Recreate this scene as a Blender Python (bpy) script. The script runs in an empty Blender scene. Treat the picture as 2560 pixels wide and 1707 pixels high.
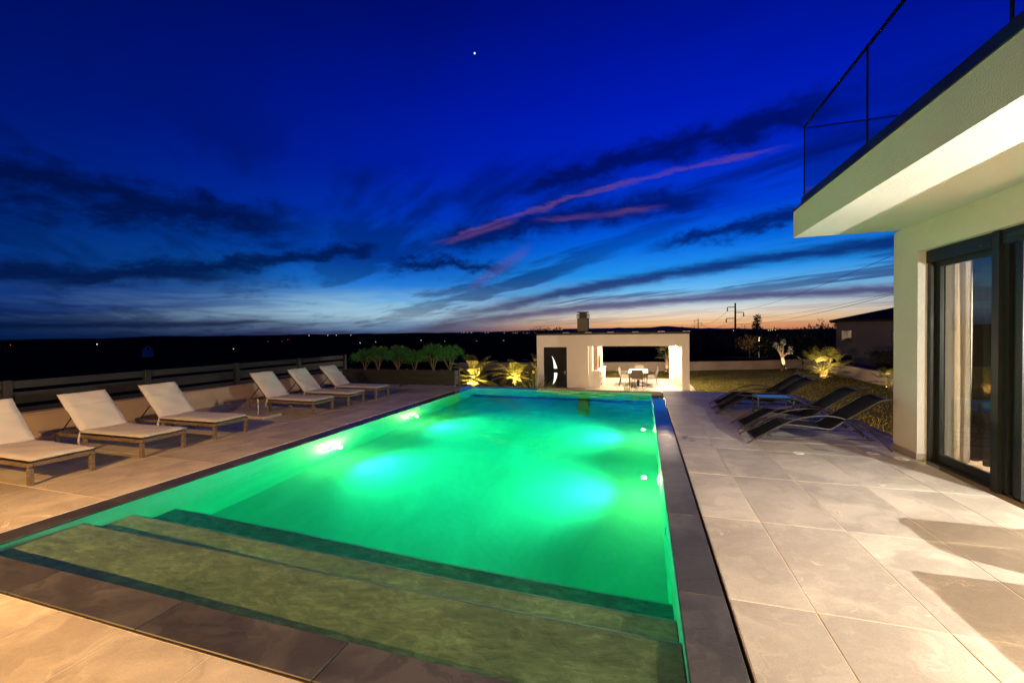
import bpy, bmesh, math, random
import numpy as np
from mathutils import Vector, Matrix
R = math.radians
random.seed(7)
scene = bpy.context.scene
COL = scene.collection

# ------------------------------------------------------------------ camera
H = 1.63
YAW, PITCH, ROLL = .3032, -.0193, -.0130
def cam_axes():
    cy, sy = math.cos(YAW), math.sin(YAW)
    fwd = Vector((-sy, cy, 0)); rt = Vector((cy, sy, 0)); up = Vector((0, 0, 1))
    f2 = fwd*math.cos(PITCH) + up*math.sin(PITCH)
    u2 = up*math.cos(PITCH) - fwd*math.sin(PITCH)
    return rt*math.cos(ROLL) + u2*math.sin(ROLL), u2*math.cos(ROLL) - rt*math.sin(ROLL), f2
cr, cu, cf = cam_axes()
cd = bpy.data.cameras.new('camera')
cd.sensor_fit = 'HORIZONTAL'; cd.sensor_width = 36; cd.lens = 1047.25/2560*36
cd.clip_start = .05; cd.clip_end = 60000
cam = bpy.data.objects.new('camera', cd); COL.objects.link(cam)
m = Matrix((cr, cu, -cf)).transposed().to_4x4(); m.translation = (0, 0, H)
cam.matrix_world = m
scene.camera = cam

# ------------------------------------------------------------------ render settings
scene.render.engine = 'CYCLES'
cy_ = scene.cycles
cy_.use_denoising = True
try: cy_.denoiser = 'OPENIMAGEDENOISE'
except Exception: pass
cy_.max_bounces = 9; cy_.diffuse_bounces = 4; cy_.glossy_bounces = 4
cy_.transmission_bounces = 8; cy_.transparent_max_bounces = 16
cy_.caustics_reflective = False; cy_.caustics_refractive = True
cy_.sample_clamp_indirect = 60; cy_.blur_glossy = .3
scene.view_settings.view_transform = 'Standard'
scene.view_settings.look = 'None'
scene.view_settings.exposure = 0; scene.view_settings.gamma = 1
scene.view_settings.use_curve_mapping = False

def s2l(c):
    return tuple((x/255/12.92 if x/255 <= .04045 else ((x/255+.055)/1.055)**2.4) for x in c)

# ------------------------------------------------------------------ node helpers
class G:
    """tiny node-graph writer: sockets in, sockets out"""
    def __init__(s, nt): s.nt = nt; s.N = nt.nodes; s.L = nt.links
    def new(s, t, **kw):
        n = s.N.new(t)
        for k, v in kw.items(): setattr(n, k, v)
        return n
    def put(s, sock, v):
        if hasattr(v, 'is_output') : s.L.new(v, sock)
        elif v is not None: sock.default_value = v
    def m(s, op, a, b=None, c=None, clamp=False):
        n = s.new('ShaderNodeMath', operation=op, use_clamp=clamp)
        for i, v in enumerate((a, b, c)):
            if v is not None: s.put(n.inputs[i], v)
        return n.outputs[0]
    def add(s, a, b): return s.m('ADD', a, b)
    def sub(s, a, b): return s.m('SUBTRACT', a, b)
    def mul(s, a, b): return s.m('MULTIPLY', a, b)
    def div(s, a, b): return s.m('DIVIDE', a, b)
    def sm(s, x, lo, hi):
        n = s.new('ShaderNodeMapRange', interpolation_type='SMOOTHSTEP', clamp=True)
        s.put(n.inputs[0], x); n.inputs[1].default_value = lo; n.inputs[2].default_value = hi
        n.inputs[3].default_value = 0; n.inputs[4].default_value = 1
        return n.outputs[0]
    def mapr(s, x, a, b, c, d):
        n = s.new('ShaderNodeMapRange', clamp=True)
        s.put(n.inputs[0], x)
        for i, v in enumerate((a, b, c, d)): s.put(n.inputs[i+1], v)
        return n.outputs[0]
    def gauss(s, x, c, w):
        q = s.div(s.sub(x, c), w)
        return s.m('EXPONENT', s.mul(s.mul(q, q), -1))
    def mix(s, f, a, b, bt='MIX'):
        n = s.new('ShaderNodeMix', data_type='RGBA', blend_type=bt)
        s.put(n.inputs['Factor'], f)
        A = [i for i in n.inputs if i.type == 'RGBA']
        for sk, v in zip(A, (a, b)):
            if isinstance(v, tuple) and len(v) == 3: v = v + (1,)
            s.put(sk, v)
        return [o for o in n.outputs if o.type == 'RGBA'][0]
    def ramp(s, f, stops, interp='LINEAR'):
        n = s.new('ShaderNodeValToRGB'); r = n.color_ramp; r.interpolation = interp
        while len(r.elements) < len(stops): r.elements.new(.5)
        for e, (p, c) in zip(r.elements, stops): e.position = p
        for e, (p, c) in zip(r.elements, stops):
            e.color = c if len(c) == 4 else tuple(c)+(1,)
        s.put(n.inputs[0], f); return n.outputs[0]
    def xyz(s, x, y, z):
        n = s.new('ShaderNodeCombineXYZ')
        for i, v in enumerate((x, y, z)): s.put(n.inputs[i], v)
        return n.outputs[0]
    def sep(s, v):
        n = s.new('ShaderNodeSeparateXYZ'); s.put(n.inputs[0], v); return n.outputs
    def noise(s, v, scale, detail=3, rough=.5, dist=0):
        n = s.new('ShaderNodeTexNoise'); s.put(n.inputs['Vector'], v)
        n.inputs['Scale'].default_value = scale; n.inputs['Detail'].default_value = detail
        n.inputs['Roughness'].default_value = rough; n.inputs['Distortion'].default_value = dist
        return n.outputs[0]
    def vmath(s, op, a, b):
        n = s.new('ShaderNodeVectorMath', operation=op); s.put(n.inputs[0], a)
        s.put(n.inputs[1], b); return n.outputs[0]
    def vscale(s, a, k):
        n = s.new('ShaderNodeVectorMath', operation='SCALE'); s.put(n.inputs[0], a)
        s.put(n.inputs['Scale'], k); return n.outputs[0]

# ------------------------------------------------------------------ world: dusk sky, sunset glow and streaked cloud
def build_world():
    w = bpy.data.worlds.new('World'); scene.world = w; w.use_nodes = True
    nt = w.node_tree; nt.nodes.clear(); g = G(nt)
    tc = g.new('ShaderNodeTexCoord')
    nrm = g.new('ShaderNodeVectorMath', operation='NORMALIZE'); nt.links.new(tc.outputs['Generated'], nrm.inputs[0])
    d = nrm.outputs[0]; x, y, z = g.sep(d)
    el = g.mul(g.m('ARCSINE', z), 57.2958)
    az = g.mul(g.m('ARCTAN2', x, y), 57.2958)
    pos = g.m('SQRT', g.div(g.m('MAXIMUM', el, 0.0), 90.0))
    P = lambda e: math.sqrt(e/90)
    rampA = g.ramp(pos, [(P(e), s2l(c)) for e, c in [
        (0, (150, 100, 105)), (.5, (232, 150, 95)), (1.2, (246, 196, 140)), (2.2, (238, 220, 196)), (3.6, (190, 214, 226)),
        (5.2, (112, 188, 240)), (7.5, (36, 150, 240)), (11, (4, 104, 228)), (15, (0, 62, 214)), (21, (0, 36, 196)), (28, (0, 24, 174)), (37, (0, 15, 134)), (60, (0, 9, 84)), (90, (0, 5, 54))]])
    rampB = g.ramp(pos, [(P(e), s2l(c)) for e, c in [
        (0, (2, 22, 52)), (2, (4, 36, 88)), (4, (4, 48, 120)), (7, (2, 44, 122)), (11, (0, 30, 108)), (18, (0, 19, 88)),
        (28, (0, 14, 74)), (37, (0, 9, 56)), (60, (0, 6, 46)), (90, (0, 5, 44))]])
    t = g.gauss(az, 6.0, g.mapr(el, 0.0, 16.0, 27.0, 54.0))
    sky = g.mix(t, rampB, rampA)
    rampM = g.ramp(pos, [(P(e), s2l(c)) for e, c in [
        (0, (26, 44, 82)), (1.2, (70, 100, 145)), (2.6, (168, 208, 226)), (4.2, (118, 184, 230)), (6.5, (30, 124, 220)), (10, (0, 64, 188)), (16, (0, 32, 160))]])
    sky = g.mix(g.mul(g.mul(g.gauss(az, -33.0, 15.0), .85), g.sub(1.0, g.sm(el, 8.0, 16.0))), sky, rampM)
    # cloud colour by height, fading with distance from the sunset
    rampC = g.ramp(pos, [(P(e), s2l(c)) for e, c in [
        (0, (110, 72, 82)), (1.5, (118, 88, 112)), (3.2, (92, 78, 122)), (5, (44, 50, 112)), (8, (8, 36, 112)),
        (12, (0, 24, 104)), (18, (0, 15, 92)), (30, (0, 12, 92)), (60, (0, 6, 60))]])
    rampD = g.ramp(pos, [(P(e), s2l(c)) for e, c in [
        (0, (2, 18, 44)), (3, (2, 22, 60)), (8, (0, 18, 66)), (18, (0, 13, 66)), (40, (0, 8, 50))]])
    cloud = g.mix(g.gauss(az, 8.0, 34.0), rampD, rampC)
    # cloud-deck plane coordinates
    zz = g.add(g.m('MAXIMUM', z, 0.0), .045)
    px, py = g.div(x, zz), g.div(y, zz)
    A = R(-50); sa, ca = math.sin(A), math.cos(A)
    al = g.add(g.mul(px, sa), g.mul(py, ca)); ac = g.sub(g.mul(px, ca), g.mul(py, sa))
    n1 = g.noise(g.xyz(g.mul(al, .17), g.mul(ac, .75), 3.1), 1.0, 5, .58, .35)
    n2 = g.noise(g.xyz(g.mul(al, .5), g.mul(ac, 1.6), 8.7), 1.4, 3, .6, .4)
    fine = g.noise(g.xyz(g.mul(az, .13), g.mul(el, .62), 1.7), 1.6, 5, .66, .3)
    lump = g.noise(g.xyz(g.mul(az, .22), g.mul(el, .42), 5.2), 1.0, 6, .66, .2)
    warp = g.mul(g.sub(fine, .5), 1.6)
    wl = g.mul(g.sub(lump, .5), 3.4)
    dens = g.add(g.mul(n1, .7), g.mul(n2, .3))
    cov = g.sm(dens, .485, .575)
    hi = g.sub(1.0, g.mul(g.sm(el, 17.0, 27.0), .82))
    cov = g.mul(g.mul(cov, hi), .72)
    open_ = g.m('MAXIMUM', g.mul(g.gauss(az, 10.0, 20.0), g.gauss(el, 11.0, 3.2)), g.mul(g.gauss(az, 8.0, 30.0), g.sub(1.0, g.sm(el, 2.2, 4.5))))
    cov = g.mul(cov, g.sub(1.0, g.mul(open_, .7)))
    cov = g.mul(cov, g.mapr(az, -45.0, -15.0, .55, 1.0))
    # named bands of cloud
    def band(c0, c1, c2, a0, w, wk, lo, hi_, soft=4.0, wob=None):
        u = g.sub(az, a0)
        cl = g.add(g.add(g.mul(u, c1), c0), g.mul(g.mul(u, u), c2))
        dv = g.add(g.sub(el, cl), g.mul(wob if wob is not None else warp, wk))
        prof = g.m('EXPONENT', g.mul(g.m('POWER', g.m('ABSOLUTE', g.div(dv, w)), 2.4), -1))
        lim = g.mul(g.sm(az, lo-soft, lo+soft), g.sub(1.0, g.sm(az, hi_-soft, hi_+soft)))
        return g.mul(prof, lim)
    bands = [band(3.75, .05, -.0018, 0, .62, .6, -30, 60), band(6.9, .13, -.0025, 0, .8, 1.0, -28, 60),
             band(10.2, .17, -.001, -40, 1.15, 1.5, -66, -34, 3, wl), band(9.2, -.03, 0, -28, 1.0, 2.0, -34, -18, 4, wl),
             band(15.2, .1, -.003, -8, 1.7, 1.5, -28, 9, 5, wl), band(21.6, .12, -.003, 0, 1.5, 1.6, -18, 22, 6, wl),
             band(12.4, .12, 0, 14, .9, 1.4, 2, 30, 4, wl), band(1.6, .02, 0, -50, .35, .6, -75, -44, 5), band(6.3, .05, 0, -62, 1.0, .9, -80, -50, 5, wl),
             band(13.5, -.05, 0, -58, 2.0, 2.5, -85, -44, 6, wl)]
    tot = cov
    for b in bands: tot = g.m('MAXIMUM', tot, g.mul(b, .9))
    # pale cirrus low on the left
    ci = g.sm(g.noise(g.xyz(g.mul(az, .05), g.mul(g.sub(el, g.mul(az, .035)), .5), 9.0), 1.7, 4, .6, .6), .38, .64)
    cim = g.mul(g.mul(ci, g.gauss(az, -36.0, 17.0)), g.gauss(el, 3.1, 1.9))
    clear = g.mix(g.mul(cim, .95), sky, s2l((150, 190, 215)))
    tot = g.mul(tot, g.sub(1.0, g.mul(cim, .8)))
    col = g.mix(tot, clear, cloud)
    # sunlit pink streaks
    pinkn = g.mapr(n2, .35, .6, .45, 1.0)
    pk = [(band(19.0, .13, -.0045, 0, .26, 1.2, -26, 14, 3.0), .62), (band(15.25, .03, 0, -5, .32, .9, -13, 1.5, 2.5), .5),
          (band(10.6, .62, 0, -16, .75, .5, -22.5, -15.5, 1.5), .42),
          (band(13.4, .3, 0, -22, .35, .6, -26, -17, 1.2), .5)]
    pt = None
    for b, k in pk:
        b = g.mul(b, k); pt = b if pt is None else g.m('MAXIMUM', pt, b)
    col = g.mix(g.mul(pt, pinkn), col, s2l((104, 70, 132)))
    # evening star
    sd = Vector((math.sin(R(-21.9))*math.cos(R(33.35)), math.cos(R(-21.9))*math.cos(R(33.35)), math.sin(R(33.35))))
    dt = g.new('ShaderNodeVectorMath', operation='DOT_PRODUCT'); nt.links.new(d, dt.inputs[0]); dt.inputs[1].default_value = sd
    star = g.sm(dt.outputs['Value'], math.cos(R(.13)), math.cos(R(.05)))
    col = g.mix(star, col, (1.0, 1.2, 1.5))
    # ground half stays dark
    col = g.mix(g.sm(el, -1.5, -.2), (.0006, .0008, .0012), col)
    bg = g.new('ShaderNodeBackground'); nt.links.new(col, bg.inputs[0]); bg.inputs[1].default_value = 1.0
    out = g.new('ShaderNodeOutputWorld'); nt.links.new(bg.outputs[0], out.inputs[0])
    w.cycles.sampling_method = 'NONE'
build_world()

# ------------------------------------------------------------------ materials
MATS = {}
def principled(name):
    mt = bpy.data.materials.new(name); mt.use_nodes = True
    nt = mt.node_tree; nt.nodes.clear(); g = G(nt)
    p = g.new('ShaderNodeBsdfPrincipled'); o = g.new('ShaderNodeOutputMaterial')
    nt.links.new(p.outputs[0], o.inputs[0]); MATS[name] = mt
    return mt, g, p
def bump(g, p, h, strength, dist=.01):
    b = g.new('ShaderNodeBump'); b.inputs['Strength'].default_value = strength; b.inputs['Distance'].default_value = dist
    g.put(b.inputs['Height'], h); g.L.new(b.outputs[0], p.inputs['Normal'])
def simple(name, c, rough=.5, metal=0, var=.15, nscale=6, bstr=0, bscale=60, bdist=.004, spec=.5, coords='Object'):
    mt, g, p = principled(name)
    tc = g.new('ShaderNodeTexCoord').outputs[coords]
    n = g.noise(tc, nscale, 4, .55)
    k = g.mapr(n, .25, .75, 1-var, 1+var)
    p.inputs['Base Color'].default_value = (*c, 1)
    rgb = g.new('ShaderNodeRGB'); rgb.outputs[0].default_value = (*c, 1)
    cm = g.vscale(rgb.outputs[0], k)
    g.L.new(cm, p.inputs['Base Color'])
    p.inputs['Roughness'].default_value = rough; p.inputs['Metallic'].default_value = metal
    p.inputs['Specular IOR Level'].default_value = spec
    rr = g.mapr(n, .3, .7, max(.02, rough-.08), min(1, rough+.08)); g.L.new(rr, p.inputs['Roughness'])
    if bstr:
        bump(g, p, g.noise(tc, bscale, 4, .6), bstr, bdist)
    return mt
def emit(name, c, s):
    mt = bpy.data.materials.new(name); mt.use_nodes = True
    nt = mt.node_tree; nt.nodes.clear(); g = G(nt)
    e = g.new('ShaderNodeEmission'); e.inputs[0].default_value = (*c, 1); e.inputs[1].default_value = s
    o = g.new('ShaderNodeOutputMaterial'); nt.links.new(e.outputs[0], o.inputs[0]); MATS[name] = mt
    return mt

def stone_tile(name, base, dark, vein, rough, bstr, veinamt=.5, wet=False, scale=1.0, patchy=.22):
    mt, g, p = principled(name)
    oi = g.new('ShaderNodeObjectInfo'); geo = g.new('ShaderNodeNewGeometry')
    rv = g.vscale(g.xyz(1.0, 1.7, .6), g.mul(oi.outputs['Random'], 57.0))
    v = g.vmath('ADD', geo.outputs['Position'], rv)
    v = g.vscale(v, scale)
    wv = g.noise(v, 1.6, 4, .6)
    vw = g.vmath('ADD', v, g.vscale(g.xyz(1.0, .6, .3), g.mul(g.sub(wv, .5), 1.3)))
    big = g.noise(vw, 1.3, 5, .55, .6)
    mid = g.noise(vw, 6.0, 8, .70, .5)
    c = g.mix(g.sm(big, .36, .66), dark, base)
    c = g.mix(g.mul(g.sm(mid, .45, .75), .35), c, tuple(min(1, x*1.25) for x in base))
    # veins: thin ridged lines, patchy
    r1 = g.m('ABSOLUTE', g.sub(g.noise(vw, 1.15, 3, .5, .9), .5))
    vein_m = g.mul(g.sub(1.0, g.sm(r1, .0, .006)), g.sm(g.noise(v, .9, 2), .46, .6))
    c = g.mix(g.mul(vein_m, veinamt), c, vein)
    # cleft patches with a crisp side
    r2 = g.noise(vw, 1.05, 4, .6, 1.6)
    patch = g.mul(g.sm(r2, .52, .535), g.sub(1.0, g.sm(r2, .54, .70)))
    c = g.mix(g.mul(patch, patchy), c, tuple(x*.55 for x in base))
    grain = g.noise(v, 130, 2, .6)
    tone = g.mapr(oi.outputs['Random'], 0, 1, .86, 1.08)
    c = g.vscale(c, g.mul(tone, g.mapr(grain, .3, .7, .9, 1.1)))
    g.L.new(c, p.inputs['Base Color'])
    rr = g.mapr(mid, .3, .7, rough-.08, rough+.08)
    if wet:
        pos = g.sep(geo.outputs['Position'])
        wetm = g.sm(g.add(pos[1], g.mul(g.sub(g.noise(geo.outputs['Position'], .8, 4), .5), 4.0)), 4.5, 8.5)
        rr = g.mapr(wetm, 0, 1, rr, .03)
        bfac = g.mapr(wetm, 0, 1, 1.0, .03)
    g.L.new(rr, p.inputs['Roughness'])
    hgt = g.add(g.mul(mid, .7), g.add(g.mul(grain, .12), g.mul(patch, .10)))
    if wet: hgt = g.mul(hgt, bfac)
    bump(g, p, hgt, bstr, .012)
    return mt

stone_tile('deck_tile', (.50, .46, .39), (.33, .295, .25), (.78, .71, .59), .55, .16, .6, patchy=.3)
stone_tile('coping', (.068, .067, .066), (.025, .025, .025), (.14, .13, .12), .52, .3, .25, wet=True, patchy=.75)
def step_mat():
    mt, g, p = principled('step_slate')
    geo = g.new('ShaderNodeNewGeometry'); v = geo.outputs['Position']
    w = g.noise(v, 2.2, 4, .6); vw = g.vmath('ADD', v, g.vscale(g.xyz(.5, .25, .1), g.sub(w, .5)))
    st = g.vmath('MULTIPLY', vw, (3.0, 6.0, 5.0))
    a = g.noise(st, 2.6, 9, .74, .25); b = g.noise(vw, 1.3, 4, .6)
    c = g.ramp(g.add(g.mul(a, .65), g.mul(b, .35)), [(.34, (.15, .135, .10)), (.5, (.32, .29, .21)), (.66, (.60, .54, .40))])
    g.L.new(c, p.inputs['Base Color']); p.inputs['Roughness'].default_value = .7
    bump(g, p, a, 1.0, .035)
step_mat()
simple('plaster', (.70, .69, .65), .9, var=.06, nscale=1.3, bstr=.8, bscale=70, bdist=.02)
simple('plaster_fine', (.76, .74, .70), .85, var=.05, nscale=1.2, bstr=.25, bscale=120, bdist=.006)
def pool_mat():
    mt, g, p = principled('pool_plaster')
    geo = g.new('ShaderNodeNewGeometry'); v = geo.outputs['Position']
    a = g.noise(g.vmath('MULTIPLY', v, (1.0, .45, 1.0)), 1.1, 6, .66, .8); b = g.noise(v, 26, 3, .6)  # stretched noise paints soft caustic wisps into the plaster tone
    c = g.ramp(g.add(g.mul(a, .8), g.mul(b, .2)), [(.33, (.52, .54, .53)), (.52, (.62, .64, .63)), (.68, (.72, .74, .73))])
    g.L.new(c, p.inputs['Base Color']); p.inputs['Roughness'].default_value = .65; bump(g, p, b, .2, .008)
pool_mat()
simple('grout', (.78, .70, .56), .9, var=.15, nscale=9)
simple('trim_metal', (.30, .20, .10), .35, metal=.9, var=.2, nscale=10)
simple('dark_alu', (.012, .0155, .0145), .42, spec=.3, var=.2, nscale=3, bstr=.05, bscale=200)
simple('rail_metal', (.010, .012, .014), .8, spec=.1, var=.1)
simple('fence_board', (.012, .0145, .013), .6, var=.25, nscale=4, bstr=.15, bscale=50)
simple('stone_wall', (.44, .37, .28), .8, var=.22, nscale=1.1, bstr=.3, bscale=30)
simple('garden_wall', (.36, .30, .25), .9, var=.2, nscale=.9, bstr=.3, bscale=14, bdist=.03)
simple('concrete', (.28, .26, .24), .9, var=.2, nscale=1.5, bstr=.2, bscale=20)
simple('cushion', (.47, .46, .46), .95, var=.06, nscale=3, bstr=.12, bscale=180, bdist=.003)
simple('piping', (.70, .66, .60), .9, var=.05)
simple('steel', (.55, .55, .54), .25, metal=1, var=.1)
simple('granite', (.32, .30, .28), .75, var=.7, nscale=70, bstr=.4, bscale=90)
simple('sling', (.010, .011, .012), .95, spec=.15, var=.2, nscale=60, bstr=.25, bscale=300, bdist=.002)
simple('alu_tube', (.035, .033, .030), .42, metal=.3, var=.15, nscale=8)
simple('soil', (.03, .022, .015), .95, var=.4, nscale=8, bstr=.4, bscale=20)
simple('bark', (.13, .085, .05), .9, var=.35, nscale=12, bstr=.6, bscale=40)
simple('palm_trunk', (.16, .10, .06), .95, var=.4, nscale=9, bstr=.8, bscale=25, bdist=.03)
simple('wood_floor', (.42, .28, .15), .45, var=.25, nscale=5)
simple('roof_tile', (.035, .030, .026), .95, spec=.05, var=.3, nscale=2, bstr=.4, bscale=12, bdist=.03)
simple('far_wall', (.12, .12, .135), .9, var=.15, nscale=.6, bstr=.2, bscale=8)
simple('far_blue_wall', (.5, .52, .55), .9, var=.1, nscale=.6)
simple('pole_wood', (.035, .03, .028), .9, var=.3, nscale=3)
simple('wire', (.02, .02, .022), .6, var=.1)
simple('solar', (.008, .009, .010), .6, var=.2, spec=.15)
simple('table_top', (.70, .68, .64), .35, var=.05)
simple('chair_mesh', (.10, .085, .07), .7, var=.15)
simple('log', (.20, .12, .07), .9, var=.5, nscale=14)
simple('sofa', (.30, .28, .25), .95, var=.1)
simple('white_plastic', (.75, .74, .70), .4, var=.05)
simple('chimney', (.13, .12, .105), .85, var=.15, nscale=3, bstr=.2)
simple('hearth', (.30, .20, .13), .8, var=.5, nscale=7)
simple('gravel', (.5, .46, .4), .95, var=.35, nscale=60, bstr=.6, bscale=60)

def leaf_mat(name, c1, c2, trans=.25, rough=.45):
    mt, g, p = principled(name)
    geo = g.new('ShaderNodeNewGeometry')
    c = g.mix(geo.outputs['Random Per Island'], c1, c2)
    g.L.new(c, p.inputs['Base Color']); p.inputs['Roughness'].default_value = rough
    tr = g.new('ShaderNodeBsdfTranslucent'); g.L.new(c, tr.inputs[0])
    mx = g.new('ShaderNodeMixShader'); mx.inputs[0].default_value = trans
    o = [n for n in g.N if n.type == 'OUTPUT_MATERIAL'][0]
    g.L.new(p.outputs[0], mx.inputs[1]); g.L.new(tr.outputs[0], mx.inputs[2]); g.L.new(mx.outputs[0], o.inputs[0])
leaf_mat('shrub_leaf', (.016, .10, .010), (.05, .20, .022))
leaf_mat('palm_leaf', (.10, .13, .03), (.20, .20, .06), .25)
leaf_mat('olive_leaf', (.20, .22, .15), (.36, .36, .27), .2)
leaf_mat('dark_leaf', (.020, .030, .016), (.045, .055, .028), .15, .7)
leaf_mat('dry_leaf', (.16, .10, .05), (.26, .17, .08), .2, .8)
leaf_mat('yucca_leaf', (.05, .08, .03), (.11, .14, .05), .1)
leaf_mat('grass_leaf', (.13, .125, .020), (.24, .195, .032), .2, .7)

def lawn_mat():
    mt, g, p = principled('lawn')
    geo = g.new('ShaderNodeNewGeometry'); v = geo.outputs['Position']
    a = g.noise(v, .35, 4, .6); b = g.noise(v, 9, 5, .7)
    c = g.mix(g.sm(a, .35, .65), (.21, .165, .024), (.15, .145, .024))
    c = g.mix(g.sm(b, .35, .7), tuple(x*.45 for x in (.09, .08, .02)), c)
    g.L.new(c, p.inputs['Base Color']); p.inputs['Roughness'].default_value = .95
    p.inputs['Specular IOR Level'].default_value = .1
    bump(g, p, b, .9, .06)
lawn_mat()
def far_ground_mat(name, c):
    mt, g, p = principled(name)
    geo = g.new('ShaderNodeNewGeometry'); v = geo.outputs['Position']
    a = g.noise(v, .02, 6, .65)
    g.L.new(g.vscale(g.mix(g.sm(a, .3, .7), tuple(x*.6 for x in c), c), 1.0), p.inputs['Base Color'])
    p.inputs['Roughness'].default_value = 1; p.inputs['Specular IOR Level'].default_value = 0
far_ground_mat('field', (.022, .026, .018)); far_ground_mat('hill', (.03, .035, .04)); far_ground_mat('mountain', (.50, .32, .22))  # mountain colour warmed in place of haze

def glass_mat(name, tint, ior=1.5, refl=1.0):
    mt = bpy.data.materials.new(name); mt.use_nodes = True
    nt = mt.node_tree; nt.nodes.clear(); g = G(nt)
    lw = g.new('ShaderNodeLayerWeight'); lw.inputs[0].default_value = .5
    f0 = ((ior-1)/(ior+1))**2
    fz = g.add(f0, g.mul(g.m('POWER', lw.outputs['Facing'], 5.0), 1-f0))
    tr = g.new('ShaderNodeBsdfTransparent'); tr.inputs[0].default_value = (*tint, 1)
    gl = g.new('ShaderNodeBsdfGlossy'); gl.inputs['Roughness'].default_value = .0
    mx = g.new('ShaderNodeMixShader'); o = g.new('ShaderNodeOutputMaterial')
    nt.links.new(g.m('MINIMUM', g.mul(fz, refl), 1.0), mx.inputs[0]); nt.links.new(tr.outputs[0], mx.inputs[1]); nt.links.new(gl.outputs[0], mx.inputs[2])
    nt.links.new(mx.outputs[0], o.inputs[0]); MATS[name] = mt
glass_mat('pane', (.90, .92, .90), 1.5, 1.5)
glass_mat('rail_glass', (.88, .91, .93), 1.3, 1.0)
glass_mat('window_glass', (.25, .27, .28), 2.2, 1.6)
def sheer_mat():
    mt = bpy.data.materials.new('sheer'); mt.use_nodes = True
    nt = mt.node_tree; nt.nodes.clear(); g = G(nt)
    a = g.new('ShaderNodeBsdfDiffuse'); a.inputs[0].default_value = (.75, .68, .55, 1)
    b = g.new('ShaderNodeBsdfTranslucent'); b.inputs[0].default_value = (.75, .66, .5, 1)
    c = g.new('ShaderNodeBsdfTransparent')
    m1 = g.new('ShaderNodeMixShader'); m2 = g.new('ShaderNodeMixShader'); m1.inputs[0].default_value = .55; m2.inputs[0].default_value = .15
    nt.links.new(a.outputs[0], m1.inputs[1]); nt.links.new(b.outputs[0], m1.inputs[2])
    nt.links.new(m1.outputs[0], m2.inputs[1]); nt.links.new(c.outputs[0], m2.inputs[2])
    o = g.new('ShaderNodeOutputMaterial'); nt.links.new(m2.outputs[0], o.inputs[0]); MATS['sheer'] = mt
sheer_mat()
simple('door_black', (.010, .011, .011), .6, var=.1, spec=.2)
simple('drape', (.035, .035, .04), .95, var=.2, nscale=4)
def water_mat():
    mt = bpy.data.materials.new('water'); mt.use_nodes = True
    nt = mt.node_tree; nt.nodes.clear(); g = G(nt)
    gl = g.new('ShaderNodeBsdfGlass'); gl.inputs['IOR'].default_value = 1.333; gl.inputs['Roughness'].default_value = 0
    gl.inputs['Color'].default_value = (.75, 1, .83, 1)
    o = g.new('ShaderNodeOutputMaterial'); nt.links.new(gl.outputs[0], o.inputs[0]); MATS['water'] = mt
    m2 = bpy.data.materials.new('deep_water'); m2.use_nodes = True; n2 = m2.node_tree; n2.nodes.clear(); g2 = G(n2)
    va = g2.new('ShaderNodeVolumeAbsorption'); va.inputs['Color'].default_value = (.0, .97, .86, 1); va.inputs['Density'].default_value = 1.1
    o2 = g2.new('ShaderNodeOutputMaterial'); n2.links.new(va.outputs[0], o2.inputs['Volume']); MATS['deep_water'] = m2
water_mat()
def wicker_mat():
    mt, g, p = principled('wicker')
    tc = g.new('ShaderNodeTexCoord').outputs['Object']
    x, y, z = g.sep(tc)
    br = g.new('ShaderNodeTexBrick')
    g.put(br.inputs['Vector'], g.xyz(g.add(x, y), z, 0.0))
    br.inputs['Scale'].default_value = 1; br.inputs['Brick Width'].default_value = .045; br.inputs['Row Height'].default_value = .015
    br.inputs['Mortar Size'].default_value = .0016
    br.inputs['Color1'].default_value = (.21, .15, .09, 1); br.inputs['Color2'].default_value = (.11, .075, .045, 1); br.inputs['Mortar'].default_value = (.018, .014, .01, 1)
    g.L.new(br.outputs['Color'], p.inputs['Base Color']); p.inputs['Roughness'].default_value = .5
    bump(g, p, g.sub(1.0, br.outputs['Fac']), .8, .006)
wicker_mat()
emit('lamp_warm', (1, .78, .45), 14); emit('lamp_white', (1, .93, .8), 14); emit('lamp_green', (.55, 1, .8), 2.5)
emit('far_warm', (1, .72, .36), 3); emit('far_white', (1, .95, .85), 3.5); emit('far_red', (1, .06, .03), 1.5); emit('glow_inlay', (1, .92, .75), 2.2)
emit('reading', (1, .8, .5), 3)

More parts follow.
